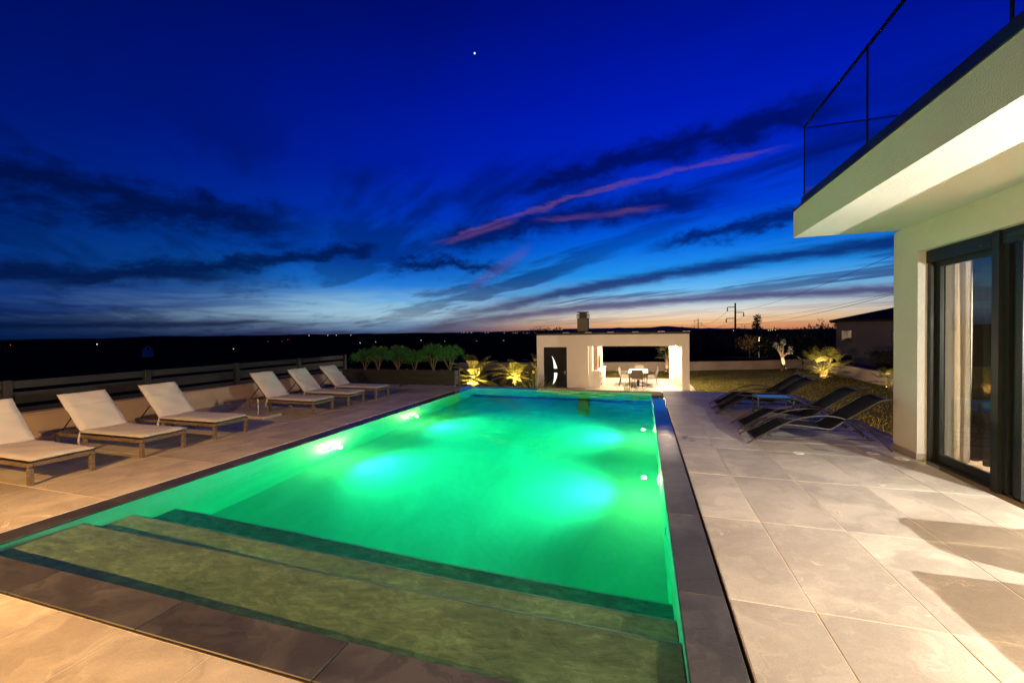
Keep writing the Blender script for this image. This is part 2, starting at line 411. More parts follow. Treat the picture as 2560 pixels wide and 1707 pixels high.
# ------------------------------------------------------------------ mesh builder
class MB:
    def __init__(s): s.v = []; s.f = []
    def quad(s, *p):
        i = len(s.v); s.v += [tuple(q) for q in p]; s.f.append(tuple(range(i, i+len(p)))); return s
    def box(s, x0, x1, y0, y1, z0, z1):
        i = len(s.v)
        s.v += [(x0,y0,z0),(x1,y0,z0),(x1,y1,z0),(x0,y1,z0),(x0,y0,z1),(x1,y0,z1),(x1,y1,z1),(x0,y1,z1)]
        s.f += [tuple(i+k for k in q) for q in ((0,3,2,1),(4,5,6,7),(0,1,5,4),(1,2,6,5),(2,3,7,6),(3,0,4,7))]; return s
    def cbox(s, x0, x1, y0, y1, z0, z1, c=.004):
        """box with all top edges and vertical edges softened by a chamfer of c"""
        i = len(s.v)
        def ring(e, z): # octagon ring inset e
            return [(x0+e+c,y0+e,z),(x1-e-c,y0+e,z),(x1-e,y0+e+c,z),(x1-e,y1-e-c,z),(x1-e-c,y1-e,z),(x0+e+c,y1-e,z),(x0+e,y1-e-c,z),(x0+e,y0+e+c,z)]
        rs = [ring(c, z0), ring(0, z0+c), ring(0, z1-c), ring(c, z1)]
        for r in rs: s.v += r
        for k in range(3):
            for j in range(8):
                a = i+k*8+j; b = i+k*8+(j+1) % 8; s.f.append((a, b, b+8, a+8))
        s.f.append(tuple(i+24+j for j in range(8))); s.f.append(tuple(i+7-j for j in range(8))); return s
    def tile(s, x0, x1, y0, y1, z0, z1, c=.0025):
        i = len(s.v)
        s.v += [(x0,y0,z0),(x1,y0,z0),(x1,y1,z0),(x0,y1,z0),(x0,y0,z1-c),(x1,y0,z1-c),(x1,y1,z1-c),(x0,y1,z1-c),
                (x0+c,y0+c,z1),(x1-c,y0+c,z1),(x1-c,y1-c,z1),(x0+c,y1-c,z1)]
        for k in (0, 4):
            for j in range(4): s.f.append((i+k+j, i+k+(j+1)%4, i+k+4+(j+1)%4, i+k+4+j))
        s.f.append((i+8, i+9, i+10, i+11)); return s
    def tube(s, pts, r, n=8, closed=False, cap=True):
        pts = [Vector(p) for p in pts]; rr = r if isinstance(r, (list, tuple)) else [r]*len(pts)
        i0 = len(s.v); up = None
        for k, p in enumerate(pts):
            a = pts[k-1] if (k > 0 or closed) else p; b = pts[(k+1) % len(pts)] if (k < len(pts)-1 or closed) else p
            t = (b-a).normalized()
            if up is None:
                up = Vector((0,0,1)) if abs(t.z) < .9 else Vector((1,0,0))
            sd = t.cross(up).normalized(); up = sd.cross(t).normalized()
            for j in range(n):
                q = 2*math.pi*j/n; s.v.append(tuple(p+sd*math.cos(q)*rr[k]+up*math.sin(q)*rr[k]))
        m_ = len(pts)
        for k in range(m_ if closed else m_-1):
            for j in range(n):
                a = i0+k*n+j; b = i0+k*n+(j+1)%n; k2 = (k+1) % m_
                s.f.append((a, b, i0+k2*n+(j+1)%n, i0+k2*n+j))
        if cap and not closed:
            s.f.append(tuple(i0+n-1-j for j in range(n))); s.f.append(tuple(i0+(m_-1)*n+j for j in range(n)))
        return s
    def lathe(s, prof, c=(0,0,0), n=20):
        i0 = len(s.v)
        for r, z in prof:
            for j in range(n):
                q = 2*math.pi*j/n; s.v.append((c[0]+r*math.cos(q), c[1]+r*math.sin(q), c[2]+z))
        for k in range(len(prof)-1):
            for j in range(n):
                s.f.append((i0+k*n+j, i0+k*n+(j+1)%n, i0+(k+1)*n+(j+1)%n, i0+(k+1)*n+j))
        s.f.append(tuple(i0+n-1-j for j in range(n))); s.f.append(tuple(i0+(len(prof)-1)*n+j for j in range(n))); return s
    def prism(s, poly, ax, a, b):
        """poly: 2D outline; ax: extrusion axis; a,b extents"""
        i = len(s.v); n = len(poly)
        def P(p, t):
            return (t, p[0], p[1]) if ax == 0 else ((p[0], t, p[1]) if ax == 1 else (p[0], p[1], t))
        s.v += [P(p, a) for p in poly]+[P(p, b) for p in poly]
        s.f.append(tuple(i+n-1-j for j in range(n))); s.f.append(tuple(i+n+j for j in range(n)))
        for j in range(n): s.f.append((i+j, i+(j+1)%n, i+n+(j+1)%n, i+n+j))
        return s
    def sphere(s, c, r, n=10, m_=6):
        return s.lathe([(r*math.sin(math.pi*k/m_)+1e-5, -r*math.cos(math.pi*k/m_)) for k in range(m_+1)], c, n)
    def mesh(s, name, smooth=False, recalc=True):
        me = bpy.data.meshes.new(name); me.from_pydata(s.v, [], s.f)
        if recalc:
            bm = bmesh.new(); bm.from_mesh(me); bmesh.ops.recalc_face_normals(bm, faces=bm.faces); bm.to_mesh(me); bm.free()
        if smooth:
            me.polygons.foreach_set('use_smooth', [True]*len(me.polygons))
            try: me.set_sharp_from_angle(angle=R(40))
            except Exception: pass
        me.update(); return me
    def build(s, name, mat, parent=None, smooth=False, recalc=True):
        me = s.mesh(name, smooth, recalc); me.materials.append(MATS[mat])
        return link(name, me, parent)
def link(name, data, parent=None):
    o = bpy.data.objects.new(name, data); COL.objects.link(o)
    if parent: o.parent = parent
    return o
def empty(name, loc=(0,0,0), rz=0, parent=None):
    o = link(name, None, parent); o.location = loc; o.rotation_euler = (0,0,rz); o.empty_display_size = .1; return o
def tag(o, label, cat, group=None):
    o['label'] = label; o['category'] = cat
    if group: o['group'] = group
    return o
def struct(o): o['kind'] = 'structure'; return o
def copy_tree(o, parent=None):
    c = o.copy(); COL.objects.link(c); c.parent = parent
    for ch in list(o.children): copy_tree(ch, c)
    return c
def lamp(name, typ, loc, energy, color, parent=None, size=.05, **kw):
    l = bpy.data.lights.new(name, typ); l.energy = energy; l.color = color
    if typ in ('POINT', 'SPOT'): l.shadow_soft_size = size
    for k, v in kw.items(): setattr(l, k, v)
    o = link(name, l, parent); o.location = loc; return o
def aim(o, target):
    d = Vector(target)-o.matrix_world.translation if o.parent is None else Vector(target)-(o.parent.matrix_world @ o.location)
    o.rotation_euler = d.to_track_quat('-Z', 'Y').to_euler()

WARM = (1, .51, .15); PALM = (1, .62, .14); WHITE = (1, .90, .74)
LAWN_Z = -1.27

# ------------------------------------------------------------------ terrain: ground sheet, lawn, hills
def build_terrain():
    rng = np.random.default_rng(3)
    # one sheet of ground out to the horizon; polar grid round the villa
    rad = [0, 8, 14, 20, 30, 40, 48, 60, 80, 110, 150, 200, 300, 450, 700, 1000, 1500, 2200, 3200, 4500, 6000, 8000]
    nz = 96; mb = MB()
    def hz(r, a):
        b = -1.62 if r < 46 else -1.62-min(1, (r-46)/500)*14 - min(1, max(0, r-500)/2500)*22
        if r > 60: b += math.sin(a*7+r*.013)*min(1.2, r*.004)+math.sin(a*3.3-r*.004)*min(2.5, r*.002)
        if r > 3000:
            k = (r-3000)/3000
            b += k*(34+14*math.sin(a*9+1)+9*math.sin(a*23)+5*math.sin(a*51)) if r <= 6000 else (34+14*math.sin(a*9+1)+9*math.sin(a*23))*.8
        return b
    for r in rad:
        for j in range(nz):
            a = 2*math.pi*j/nz; mb.v.append((r*math.sin(a), 10+r*math.cos(a), hz(r, a)))
    for k in range(len(rad)-1):
        for j in range(nz):
            mb.f.append((k*nz+j, k*nz+(j+1)%nz, (k+1)*nz+(j+1)%nz, (k+1)*nz+j))
    struct(mb.build('ground', 'field', smooth=True))
    # lawn
    lw = MB(); xs = np.linspace(-16, 12.2, 40); ys = np.linspace(11.5, 38, 40)
    for yy in ys:
        for xx in xs:
            e = .03*math.sin(xx*.7+yy*.3)+.02*math.sin(yy*1.1)
            lw.v.append((float(xx), float(yy), LAWN_Z+e*.6-.03))
    for i in range(39):
        for j in range(39): lw.f.append((i*40+j, i*40+j+1, (i+1)*40+j+1, (i+1)*40+j))
    l2 = MB(); l2.quad((3.3, 6.6, LAWN_Z-.02), (13.5, 6.6, LAWN_Z-.02), (13.5, 11.5, LAWN_Z-.02), (3.3, 11.5, LAWN_Z-.02))
    o = len(lw.v); lw.v += l2.v; lw.f += [tuple(o+k for k in f) for f in l2.f]
    struct(lw.build('lawn', 'lawn', smooth=True))
    # far hills and mountains: ridges with real depth
    def ridge(name, mat, dist, depth, prof, amp, label_seed, base=-40):
        rg = random.Random(label_seed); mb = MB(); n = 150; rows = 5
        a0, a1 = R(-85), R(50)
        ph = [rg.uniform(0, 6.28) for _ in range(6)]
        for i in range(n+1):
            a = a0+(a1-a0)*i/n; ad = math.degrees(a)
            e = np.interp(ad, [p[0] for p in prof], [p[1] for p in prof])
            e += amp*(.5*math.sin(ad*.9+ph[0])+.3*math.sin(ad*2.3+ph[1])+.2*math.sin(ad*5.1+ph[2])+.12*math.sin(ad*11+ph[3]))
            top = H+dist*math.tan(R(e))
            for k in range(rows):
                f = k/(rows-1); r = dist-depth*.5+depth*f
                hgt = base+(top-base)*math.sin(math.pi*min(1, .02+.96*f))**.8
                mb.v.append((r*math.sin(a), r*math.cos(a), hgt))
        for i in range(n):
            for k in range(rows-1):
                mb.f.append((i*rows+k, (i+1)*rows+k, (i+1)*rows+k+1, i*rows+k+1))
        return struct(mb.build(name, mat, smooth=True))
    ridge('hill', 'hill', 6500, 2500, [(-85,.0),(-66,-.02),(-57,.10),(-44,.2),(-36,.22),(-28,.24),(-22,.2),(-16,.12),(-8,.06),(0,.04),(12,.05),(20,.08),(30,.14),(50,.2)], .05, 5)
    ridge('mountain', 'mountain', 24000, 6000, [(-85,0),(-62,.05),(-57,.22),(-52,.12),(-30,.05),(-22,.25),(-16,.36),(-10,.40),(-6,.42),(-3.3,.60),(-1,.42),(1,.55),(2.8,.76),(5,.45),(7,.34),(10,.3),(13,.12),(20,.05),(50,.05)], .05, 9, base=-60)
build_terrain()

# ------------------------------------------------------------------ deck, pool
PX0, PX1, PY0, PY1 = -5.205, .470, 1.575, 12.06      # coping outer
IX0, IX1, IY0, IY1 = -4.95, .198, 1.845, 11.83       # water
FLOOR = -1.4
GX, GP, GY, GQ = .943, .6145, 2.797, 1.2038
def build_deck():
    base = MB()
    zt = -.0035
    base.box(.489, 3.24, -2.3, 6.96, -1.6, zt); base.box(.489, 3.47, 6.96, 12.24, -1.6, zt)
    base.box(-5.222, .489, -2.3, 1.557, -1.6, zt)
    base.box(-9.69, -5.222, -2.3, 12.06, -1.6, zt)
    deck = struct(base.build('deck', 'grout'))
    regs = [(.489, 3.238, -2.3, 6.958), (.489, 3.47, 6.958, 12.24), (-5.222, .489, -2.3, 1.557), (-9.69, -5.222, -2.3, 12.06)]
    g = .0034
    for (x0, x1, y0, y1) in regs:
        ks = range(math.floor((x0-GX)/GP), math.ceil((x1-GX)/GP)); js = range(math.floor((y0-GY)/GQ), math.ceil((y1-GY)/GQ))
        for k in ks:
            for j in js:
                a, b = max(x0, GX+k*GP), min(x1, GX+(k+1)*GP); c, d = max(y0, GY+j*GQ), min(y1, GY+(j+1)*GQ)
                if b-a < .03 or d-c < .03: continue
                MB().tile(a+g, b-g, c+g, d-g, -.02, random.uniform(-.0006, .0006)).build('tile', 'deck_tile', deck, recalc=False)
    # metal edge profile beside the overflow slot, kerb along the lawn side
    MB().box(.484, .4885, 1.557, 12.2, -.05, -.001).build('edge_profile', 'trim_metal', deck)
    MB().box(-5.2265, .4885, 1.5575, 1.562, -.05, -.001).build('edge_profile', 'trim_metal', deck)
    MB().cbox(3.474, 3.60, 6.97, 12.24, -.12, .02).build('kerb', 'concrete', deck)
    return deck
deck = build_deck()
def build_pool():
    shell = MB()
    t = .22
    shell.box(IX0-t, IX0, IY0-t, IY1+t, FLOOR-.2, -.035); shell.box(IX1, IX1+t, IY0-t, IY1+t, FLOOR-.2, -.035)
    pool = struct(shell.build('swimming_pool', 'pool_plaster'))
    MB().box(IX0, IX1, IY0-t, IY0, FLOOR-.2, -.035).build('pool_wall', 'pool_plaster', pool)
    MB().box(IX0, IX1, IY1, IY1+t, FLOOR-.2, -.035).build('pool_wall', 'pool_plaster', pool)
    MB().box(IX0, IX1, IY0, IY1, FLOOR-.2, FLOOR).build('pool_floor', 'pool_plaster', pool)
    # outer face at the far end
    MB().box(PX0, PX1, IY1+t+.002, PY1-.012, -1.6, -.036).build('outer_wall', 'plaster_fine', pool)
    # coping slabs
    z0, z1 = -.034, -.004; g = .0025
    def slab(x0, x1, y0, y1):
        MB().tile(x0+g, x1-g, y0+g, y1-g, z0, z1, .004).build('coping_slab', 'coping', pool, recalc=False)
    ys = [IY0]+[GY+GQ*j for j in range(0, 8) if GY+GQ*j < IY1-.3]+[IY1]
    for a, b in zip(ys[:-1], ys[1:]): slab(IX1, PX1, a, b); slab(PX0, IX0, a, b)
    xs = [PX0]+[-2.737-GQ*j for j in (1,)][::-1]+[-2.737, -1.513, -.29]+[PX1]
    for a, b in zip(xs[:-1], xs[1:]): slab(a, b, PY0, IY0); slab(a, b, IY1, PY1)
    # steps
    for d, y0, y1 in ((-.20, IY0, 2.475), (-.46, 2.475, 2.868), (-.76, 2.868, 3.27)):
        st = MB().cbox(IX0+.001, IX1-.001, y0+.001, y1, FLOOR, d, .006).build('step', 'step_slate', pool)
        st.cycles.is_caustics_receiver = True
        MB().box(IX0+.002, IX1-.002, y1+.0005, y1+.013, FLOOR, d-.001).build('lit_edge_riser', 'pool_plaster', st)  # pale plate added to draw a lit line along each tread edge
    # lamps, inlets, drain
    for x, sx in ((IX0, 1), (IX1, -1)):
        for y in (5.67, 8.12):
            r = MB(); prof = [(.11, 0), (.13, .004), (.13, .016), (.10, .024)]
            r.lathe(prof, n=24); ro = r.build('pool_light', 'white_plastic', pool, True)
            ro.rotation_euler = (0, sx*math.pi/2, 0); ro.location = (x, y, -.78)
            lens = MB().lathe([(.098, .0242), (.08, .032), (.03, .037), (.002, .038)], n=24).build('lens', 'lamp_green', ro, True)
            l = lamp('pool_lamp', 'SPOT', (x+sx*.09, y, -.78), 660, (.26, 1, .56), None, .03, spot_size=R(124), spot_blend=1.0)
            l.parent = pool; aim_to = Vector((x+sx*3, y, -.62)); l.rotation_euler = (aim_to-Vector(l.location)).to_track_quat('-Z', 'Y').to_euler()
            l2 = lamp('halo_fill', 'POINT', (x+sx*.20, y, -.74), 36, (1, 1, .30), None, .03); l2.parent = pool  # extra lamp added for the halo that scattering water would make
        for y in (4.3, 6.72, 9.25):
            i = MB().lathe([(.055, 0), (.055, .008), (.03, .012)], n=18).build('water_inlet', 'white_plastic', pool, True)
            i.rotation_euler = (0, sx*math.pi/2, 0); i.location = (x, y, -.72)
    MB().lathe([(.16, 0), (.16, .01), (.13, .016)], (-2.5, 10.0, FLOOR), 24).build('floor_drain', 'white_plastic', pool, True)
    # water
    w = MB(); zw = -.013; nx, ny = 70, 130; X0, X1, Y0, Y1 = IX0-.03, IX1+.03, IY0-.03, IY1+.03
    def wave(x, y):
        return .0006*math.sin(2.3*x+5.1*y+.4)+.0005*math.sin(-6.1*x+3.7*y)+.0005*math.sin(4.4*x+8.9*y+1.1)+.0003*math.sin(11*x-7*y)+.0003*math.sin(3*x+15*y+2)
    for j in range(ny+1):
        for i in range(nx+1):
            x = X0+(X1-X0)*i/nx; y = Y0+(Y1-Y0)*j/ny; w.v.append((x, y, zw+wave(x, y)))
    for j in range(ny):
        for i in range(nx): k = j*(nx+1)+i; w.f.append((k, k+1, k+nx+2, k+nx+1))
    ring = [i for i in range(nx+1)]+[j*(nx+1)+nx for j in range(1, ny+1)]+[ny*(nx+1)+i for i in range(nx-1, -1, -1)]+[j*(nx+1) for j in range(ny-1, 0, -1)]
    o = len(w.v)
    for k in ring: w.v.append((w.v[k][0], w.v[k][1], FLOOR-.05))
    for q in range(len(ring)): w.f.append((ring[q], o+q, o+(q+1)%len(ring), ring[(q+1)%len(ring)]))
    w.f.append(tuple(o+q for q in range(len(ring)-1, -1, -1)))
    wo = struct(w.build('water', 'water', smooth=True, recalc=False)); wo.cycles.is_caustics_caster = True
    MB().box(IX0-.04, IX1+.04, IY0-.04, IY1+.04, FLOOR-.06, -.53).build('deep_water', 'deep_water', wo)  # absorbing layer added below the second tread to green the deeper light
    return pool
pool = build_pool()

# ------------------------------------------------------------------ house with balcony and sliding doors
WX = 3.24
def build_house():
    house = empty('house', (WX, 0, 0)); tag(house, 'white rendered modern house with overhanging balcony and dark sliding doors on the right', 'house')
    off = Vector((-WX, 0, 0))
    def B(mb, name, mat, parent=house, **kw):
        for i, v in enumerate(mb.v): mb.v[i] = (v[0]-WX, v[1], v[2])
        return mb.build(name, mat, parent, **kw)
    # corner pier, lintel and return wall
    B(MB().box(3.24, 3.60, 6.44, 6.96, 0, 2.913), 'wall', 'plaster')
    B(MB().box(3.24, 3.60, -2.3, 6.439, 2.57, 2.913), 'wall', 'plaster')
    B(MB().box(3.60, 9.5, 6.70, 6.96, -1.5, 2.913), 'wall', 'plaster_fine')
    B(MB().box(3.24, 3.60, -2.3, .2, 0, 2.569), 'wall', 'plaster')
    B(MB().box(9.3, 9.5, -2.3, 6.69, -1.5, 2.913), 'wall', 'plaster_fine')
    B(MB().box(3.228, 3.2398, 6.43, 6.968, .002, .075), 'skirting', 'concrete')
    B(MB().box(3.2402, 3.33, 6.431, 6.4395, .002, .075), 'skirting', 'concrete')
    # interior room
    B(MB().box(3.60, 9.3, -2.3, 6.70, -.3, -.002), 'floor', 'wood_floor')
    B(MB().box(3.601, 9.299, -2.3, 6.699, 2.72, 2.90), 'ceiling', 'plaster_fine')
    B(MB().box(3.601, 9.299, -2.45, -2.3, 0, 2.72), 'wall', 'plaster_fine')
    # balcony slab
    B(MB().box(2.024, 9.5, -3.2, 6.82, 2.914, 3.278), 'balcony_slab', 'plaster')
    # flashing and glass channel, railing
    B(MB().box(2.012, 2.25, -3.2, 6.835, 3.279, 3.30), 'flashing', 'dark_alu')
    rail = B(MB().box(2.15, 2.225, -3.2, 6.93, 3.301, 3.49), 'railing', 'dark_alu')
    MBr = lambda mb, n, mt, **k: B(mb, n, mt, rail, **k)
    MBr(MB().box(2.226, 3.27, 6.855, 6.93, 3.301, 3.42), 'channel', 'dark_alu')
    ys = [6.915, 5.18, 3.43, 1.68, -.07, -1.82]
    for y in ys: MBr(MB().cbox(2.178, 2.194, y-.008, y+.008, 3.491, 4.47, .002), 'post', 'rail_metal')
    for a, b in zip(ys[:-1], ys[1:]): MBr(MB().box(2.181, 2.191, b+.015, a-.015, 3.491, 4.462), 'glass_panel', 'rail_glass')
    MBr(MB().box(2.205, 3.24, 6.888, 6.898, 3.421, 4.44), 'glass_panel', 'rail_glass')
    MBr(MB().cbox(2.172, 2.202, -3.2, 6.93, 4.4705, 4.490, .002), 'handrail', 'rail_metal')
    MBr(MB().cbox(2.213, 3.25, 6.880, 6.906, 4.442, 4.455, .002), 'handrail', 'rail_metal')
    # sliding door set
    dx = 3.335
    fr = B(MB().box(dx, dx+.09, 6.375, 6.4385, 0, 2.42), 'sliding_door', 'dark_alu')
    D = lambda mb, n, mt, **k: B(mb, n, mt, fr, **k)
    D(MB().box(dx-.012, dx+.11, 5.40, 6.4386, 2.421, 2.569), 'shutter_box', 'dark_alu')
    for k in range(3): D(MB().box(dx-.020, dx-.0125, 5.42, 6.43, 2.435+k*.043, 2.468+k*.043), 'shutter_slat', 'dark_alu')
    D(MB().box(dx-.012, dx+.11, .25, 5.30, 2.421, 2.569), 'shutter_box', 'dark_alu')
    for k in range(3): D(MB().box(dx-.020, dx-.0125, .25, 5.29, 2.435+k*.043, 2.468+k*.043), 'shutter_slat', 'dark_alu')
    for y0, y1, xo in ((5.375, 5.398, -.03), (5.302, 5.374, -.035), (5.24, 5.30, .0), (5.17, 5.235, .03), (5.08, 5.165, .0)):
        D(MB().box(dx+xo, dx+.12, y0, y1, 0.0, 2.569 if xo < 0 else 2.42), 'mullion', 'dark_alu')
    D(MB().box(dx+.0, dx+.13, .25, 6.37, -.001, .022), 'threshold', 'dark_alu')
    # leaf with pane
    lx = dx+.05
    for a, b, c, d in ((6.30, 6.372, .023, 2.42), (5.40, 5.48, .023, 2.42)):
        D(MB().box(lx, lx+.05, a, b, c, d), 'stile', 'dark_alu')
    for z0, z1 in ((.023, .115), (2.36, 2.42)): D(MB().box(lx+.001, lx+.049, 5.4805, 6.2995, z0, z1), 'leaf_rail', 'dark_alu')
    D(MB().box(lx+.02, lx+.026, 5.481, 6.299, .116, 2.359), 'pane', 'pane')
    D(MB().cbox(dx-.035, dx-.022, 5.52, 5.56, 2.455, 2.463, .002), 'latch', 'trim_metal')
    # slid-open second leaf, far right of the frame
    for a, b in ((.30, .38), (1.2, 1.28)): D(MB().box(lx+.06, lx+.11, a, b, .023, 2.42), 'stile', 'dark_alu')
    D(MB().box(lx+.08, lx+.086, .381, 1.199, .1, 2.36), 'pane', 'pane')
    return house
house = build_house()
def curtain(name, mat, y0, y1, x, z0, z1, waves, amp, label, cat):
    mb = MB(); n = waves*10; rows = 10
    for k in range(rows+1):
        f = k/rows
        for i in range(n+1):
            u = i/n; y = y0+(y1-y0)*u
            mb.v.append((amp*(math.sin(u*waves*2*math.pi)+.35*math.sin(u*waves*4.4+1.3+f))*(1-.25*f), y+.01*math.sin(f*5+u*9)-y0, z1+(z0-z1)*f+(.02*math.sin(u*waves*6.28+.6) if k == rows else 0)))
    for k in range(rows):
        for i in range(n): mb.f.append((k*(n+1)+i, k*(n+1)+i+1, (k+1)*(n+1)+i+1, (k+1)*(n+1)+i))
    o = mb.build(name, mat, smooth=True, recalc=False); o.location = (x, y0, 0); return tag(o, label, cat)
curtain('sheer_curtain', 'sheer', 6.27, 6.685, 3.64, .02, 2.66, 4, .035, 'pale sheer curtain glowing behind the sliding door glass', 'curtain')
curtain('dark_curtain', 'drape', 5.2, 6.43, 3.76, .06, 2.66, 6, .045, 'dark pleated curtain hanging beside the pale sheer one', 'curtain')
# standing lamp, plus unseen furniture added to cast the deck shadow
def indoor():
    o = empty('floor_lamp', (4.65, 2.2, 0)); tag(o, 'slim standing lamp with white shade lighting the living room', 'lamp')
    MB().lathe([(.14, 0), (.14, .02), (.012, .03), (.012, 1.50)], n=16).build('stand', 'dark_alu', o, True)
    MB().lathe([(.05, 1.66), (.06, 1.70), (.05, 1.74)], n=16).build('bulb', 'lamp_white', o, True)
    l = lamp('room_light', 'POINT', (0, 0, 1.60), 1450, (1, .94, .84), o, .004)
    s = empty('cabinet', (3.715, .965, 0)); tag(s, 'unseen grey cabinet added inside the terrace door to shadow the deck', 'cabinet')  # added and sized for the shadow it throws on the deck
    MB().cbox(-.02, .40, 0, 1.64, .08, 1.04, .01).build('body', 'sofa', s)
    MB().cbox(-.03, .42, -.01, 1.65, 1.041, 1.08, .006).build('top', 'table_top', s)
    for k in range(3): MB().cbox(.401, .418, .02+k*.54, .54+k*.54, .12, 1.0, .004).build('door', 'sofa', s)
    a = empty('armchair', (3.70, 2.62, 0)); tag(a, 'unseen high backed armchair added by the cabinet to shadow the deck', 'armchair')  # thick backrest added to widen that shadow
    MB().cbox(.0, .5, .0, .37, .1, .45, .03).build('seat', 'sofa', a)
    MB().cbox(.03, .42, .14, .37, .44, 1.045, .02).build('backrest', 'sofa', a)
indoor()
def pendant():  # added lamp, backlights the sheer curtain
    o = empty('curtain_fill_lamp', (5.6, 5.6, 2.72)); tag(o, 'unseen pendant lamp added to light the sheer curtain from behind', 'lamp')
    MB().tube([(0,0,0),(0,0,-.45)], .006, 6).build('cord', 'dark_alu', o)
    MB().lathe([(.03,-.45),(.14,-.58),(.15,-.60)], n=18).build('lamp_shade', 'dark_alu', o, True)
    MB().sphere((0,0,-.63), .05, 12, 8).build('bulb', 'lamp_warm', o, True)
    lamp('curtain_fill_light', 'POINT', (0,0,-.75), 95, (1, .62, .32), o, .05)
pendant()
# rear wing of the house, behind the viewpoint, with its wall lamps
def rear_wing():
    w = empty('house_wing', (-3, -2.4, 0)); tag(w, 'white rendered rear wing of the house facing the pool', 'house')
    MB().box(-.2, 6.23, -3, 0, -1.5, 2.91).build('wall', 'plaster', w)
    MB().box(-6.7, -.201, -3, 1.5, -1.5, 2.91).build('wall', 'plaster', w)
    MB().box(-6.8, 4.9, -3.1, 1.55, 2.911, 3.05).build('roof_edge', 'dark_alu', w)
    for i, (x, y, e, lab) in enumerate(((-4.9, -.899, 1650, 'warm wall lamp on the rear wing lighting the wicker loungers'), (-1.2, -2.399, 220, 'warm wall lamp on the rear wing facing the pool steps'))):
        o = empty('wall_lamp', (x, y, 2.6)); tag(o, lab, 'lamp', 'wall lamps on the rear wing')
        MB().cbox(-.05, .05, 0, .05, -.12, .12, .006).build('housing', 'dark_alu', o)
        MB().cbox(-.04, .04, .051, .09, -.09, .09, .006).build('diffuser', 'lamp_warm', o)
        l = lamp('wall_light', 'SPOT', (0, .2, 0), e, WARM, o, .03, spot_size=R(170), spot_blend=.6); l.data.cycles.is_caustics_light = True
        bpy.context.view_layer.update(); aim(l, (x-1.0, 3.0, 0))
    # recessed downlight in the balcony soffit, above the terrace door
    o = empty('soffit_downlight', (2.55, .45, 2.913)); tag(o, 'round recessed downlight in the balcony soffit above the terrace', 'downlight')
    MB().lathe([(.075, -.008), (.075, 0)], n=20).build('ring', 'white_plastic', o, True)
    MB().lathe([(.055, -.0105), (.055, -.0085)], n=20).build('lens', 'lamp_warm', o, True)
    l = lamp('soffit_light', 'SPOT', (0, 0, -.03), 560, (1, .62, .30), o, .04, spot_size=R(165), spot_blend=.35); l.data.cycles.is_caustics_light = True
rear_wing()
# floodlights fixed to the retaining wall below the deck's garden edge
def flood():
    for x, y, tgt, e, lab in ((-2.6, 12.08, (-3.6, 22, .1), 850, 'garden floodlight below the pool edge aimed at the pool house door'), (1.1, 12.25, (.6, 22, .1), 850, 'garden floodlight below the deck edge aimed at the dining bay'),
                              (3.61, 10.6, (9, 20, -1.25), 2600, 'garden floodlight below the deck kerb aimed over the right lawn')):
        o = empty('floodlight', (x, y, -.42)); tag(o, lab, 'floodlight', 'garden floodlights below the deck')
        MB().cbox(-.10, .10, 0, .08, -.06, .06, .008).build('housing', 'dark_alu', o)
        MB().box(-.085, .085, .081, .085, -.045, .045).build('lens', 'lamp_warm', o)
        l = lamp('flood_light', 'SPOT', (0, .12, 0), e, (1, .64, .32), o, .06, spot_size=R(150), spot_blend=.5)
        bpy.context.view_layer.update(); aim(l, tgt)
flood()

# ------------------------------------------------------------------ left boundary: low wall, slatted fence, planter
def build_left():
    w = MB().box(-9.90, -9.692, -2.3, 12.05, -.3, .385).build('boundary_wall', 'stone_wall'); tag(w, 'low tan stone wall behind the row of wicker loungers', 'wall')
    y = -2.3
    while y < 12.0:
        y1 = min(12.06, y+1.2)
        MB().cbox(-9.93, -9.665, y+.002, y1-.002, .3855, .418, .004).build('cap_stone', 'stone_wall', w)
        MB().box(-9.6919, -9.683, y+.003, y1-.003, .001, .3845).build('facing_slab', 'stone_wall', w); y = y1
    f = empty('slat_fence', (-10.02, 2.05, -.3)); tag(f, 'dark grey horizontal board fence above the low stone wall', 'fence')
    ys = [4.086+2.05*k for k in range(-3, 5)]
    for yy in ys: MB().cbox(-.06, .05, yy-2.05-.055, yy-2.05+.055, 0, 1.26, .004).build('post', 'fence_board', f)
    for a, b in zip(ys[:-1], ys[1:]):
        for z0, z1 in ((.815, .945), (.555, .755), (.30, .492), (.04, .24)):
            MB().cbox(-.012, .012, a+.056-2.05, b-.056-2.05, z0+.3, z1+.3, .003).build('slat', 'fence_board', f)
    # planter
    p = empty('planter', (-7.55, 11.85, 0)); tag(p, 'long dark slatted planter box at the end of the left deck', 'planter')
    X0, X1, Y0, Y1 = -9.62+7.55, -5.50+7.55, -.18, .19
    for k, (z0, z1) in enumerate(((.075, .20), (.215, .345), (.36, .50))):
        for a, b in ((X0+.05, .10), (.20, X1-.055)):
            MB().cbox(a, b, Y0, Y0+.022, z0, z1, .003).build('board', 'fence_board', p)
            MB().cbox(a, b, Y1-.022, Y1, z0, z1, .003).build('board', 'fence_board', p)
        for x in (X0+.02, X1-.042): MB().cbox(x, x+.022, Y0+.024, Y1-.024, z0, z1, .003).build('board', 'fence_board', p)
    for x in (X0, .105, X1-.05):
        for yy in (Y0-.004, Y1-.046):
            MB().cbox(x, x+.05 if x != .105 else x+.09, yy, yy+.05, .0, .53, .004).build('post', 'fence_board', p)
    MB().box(X0+.05, X1-.06, Y0+.03, Y1-.03, .09, .44).build('soil', 'soil', p)
build_left()

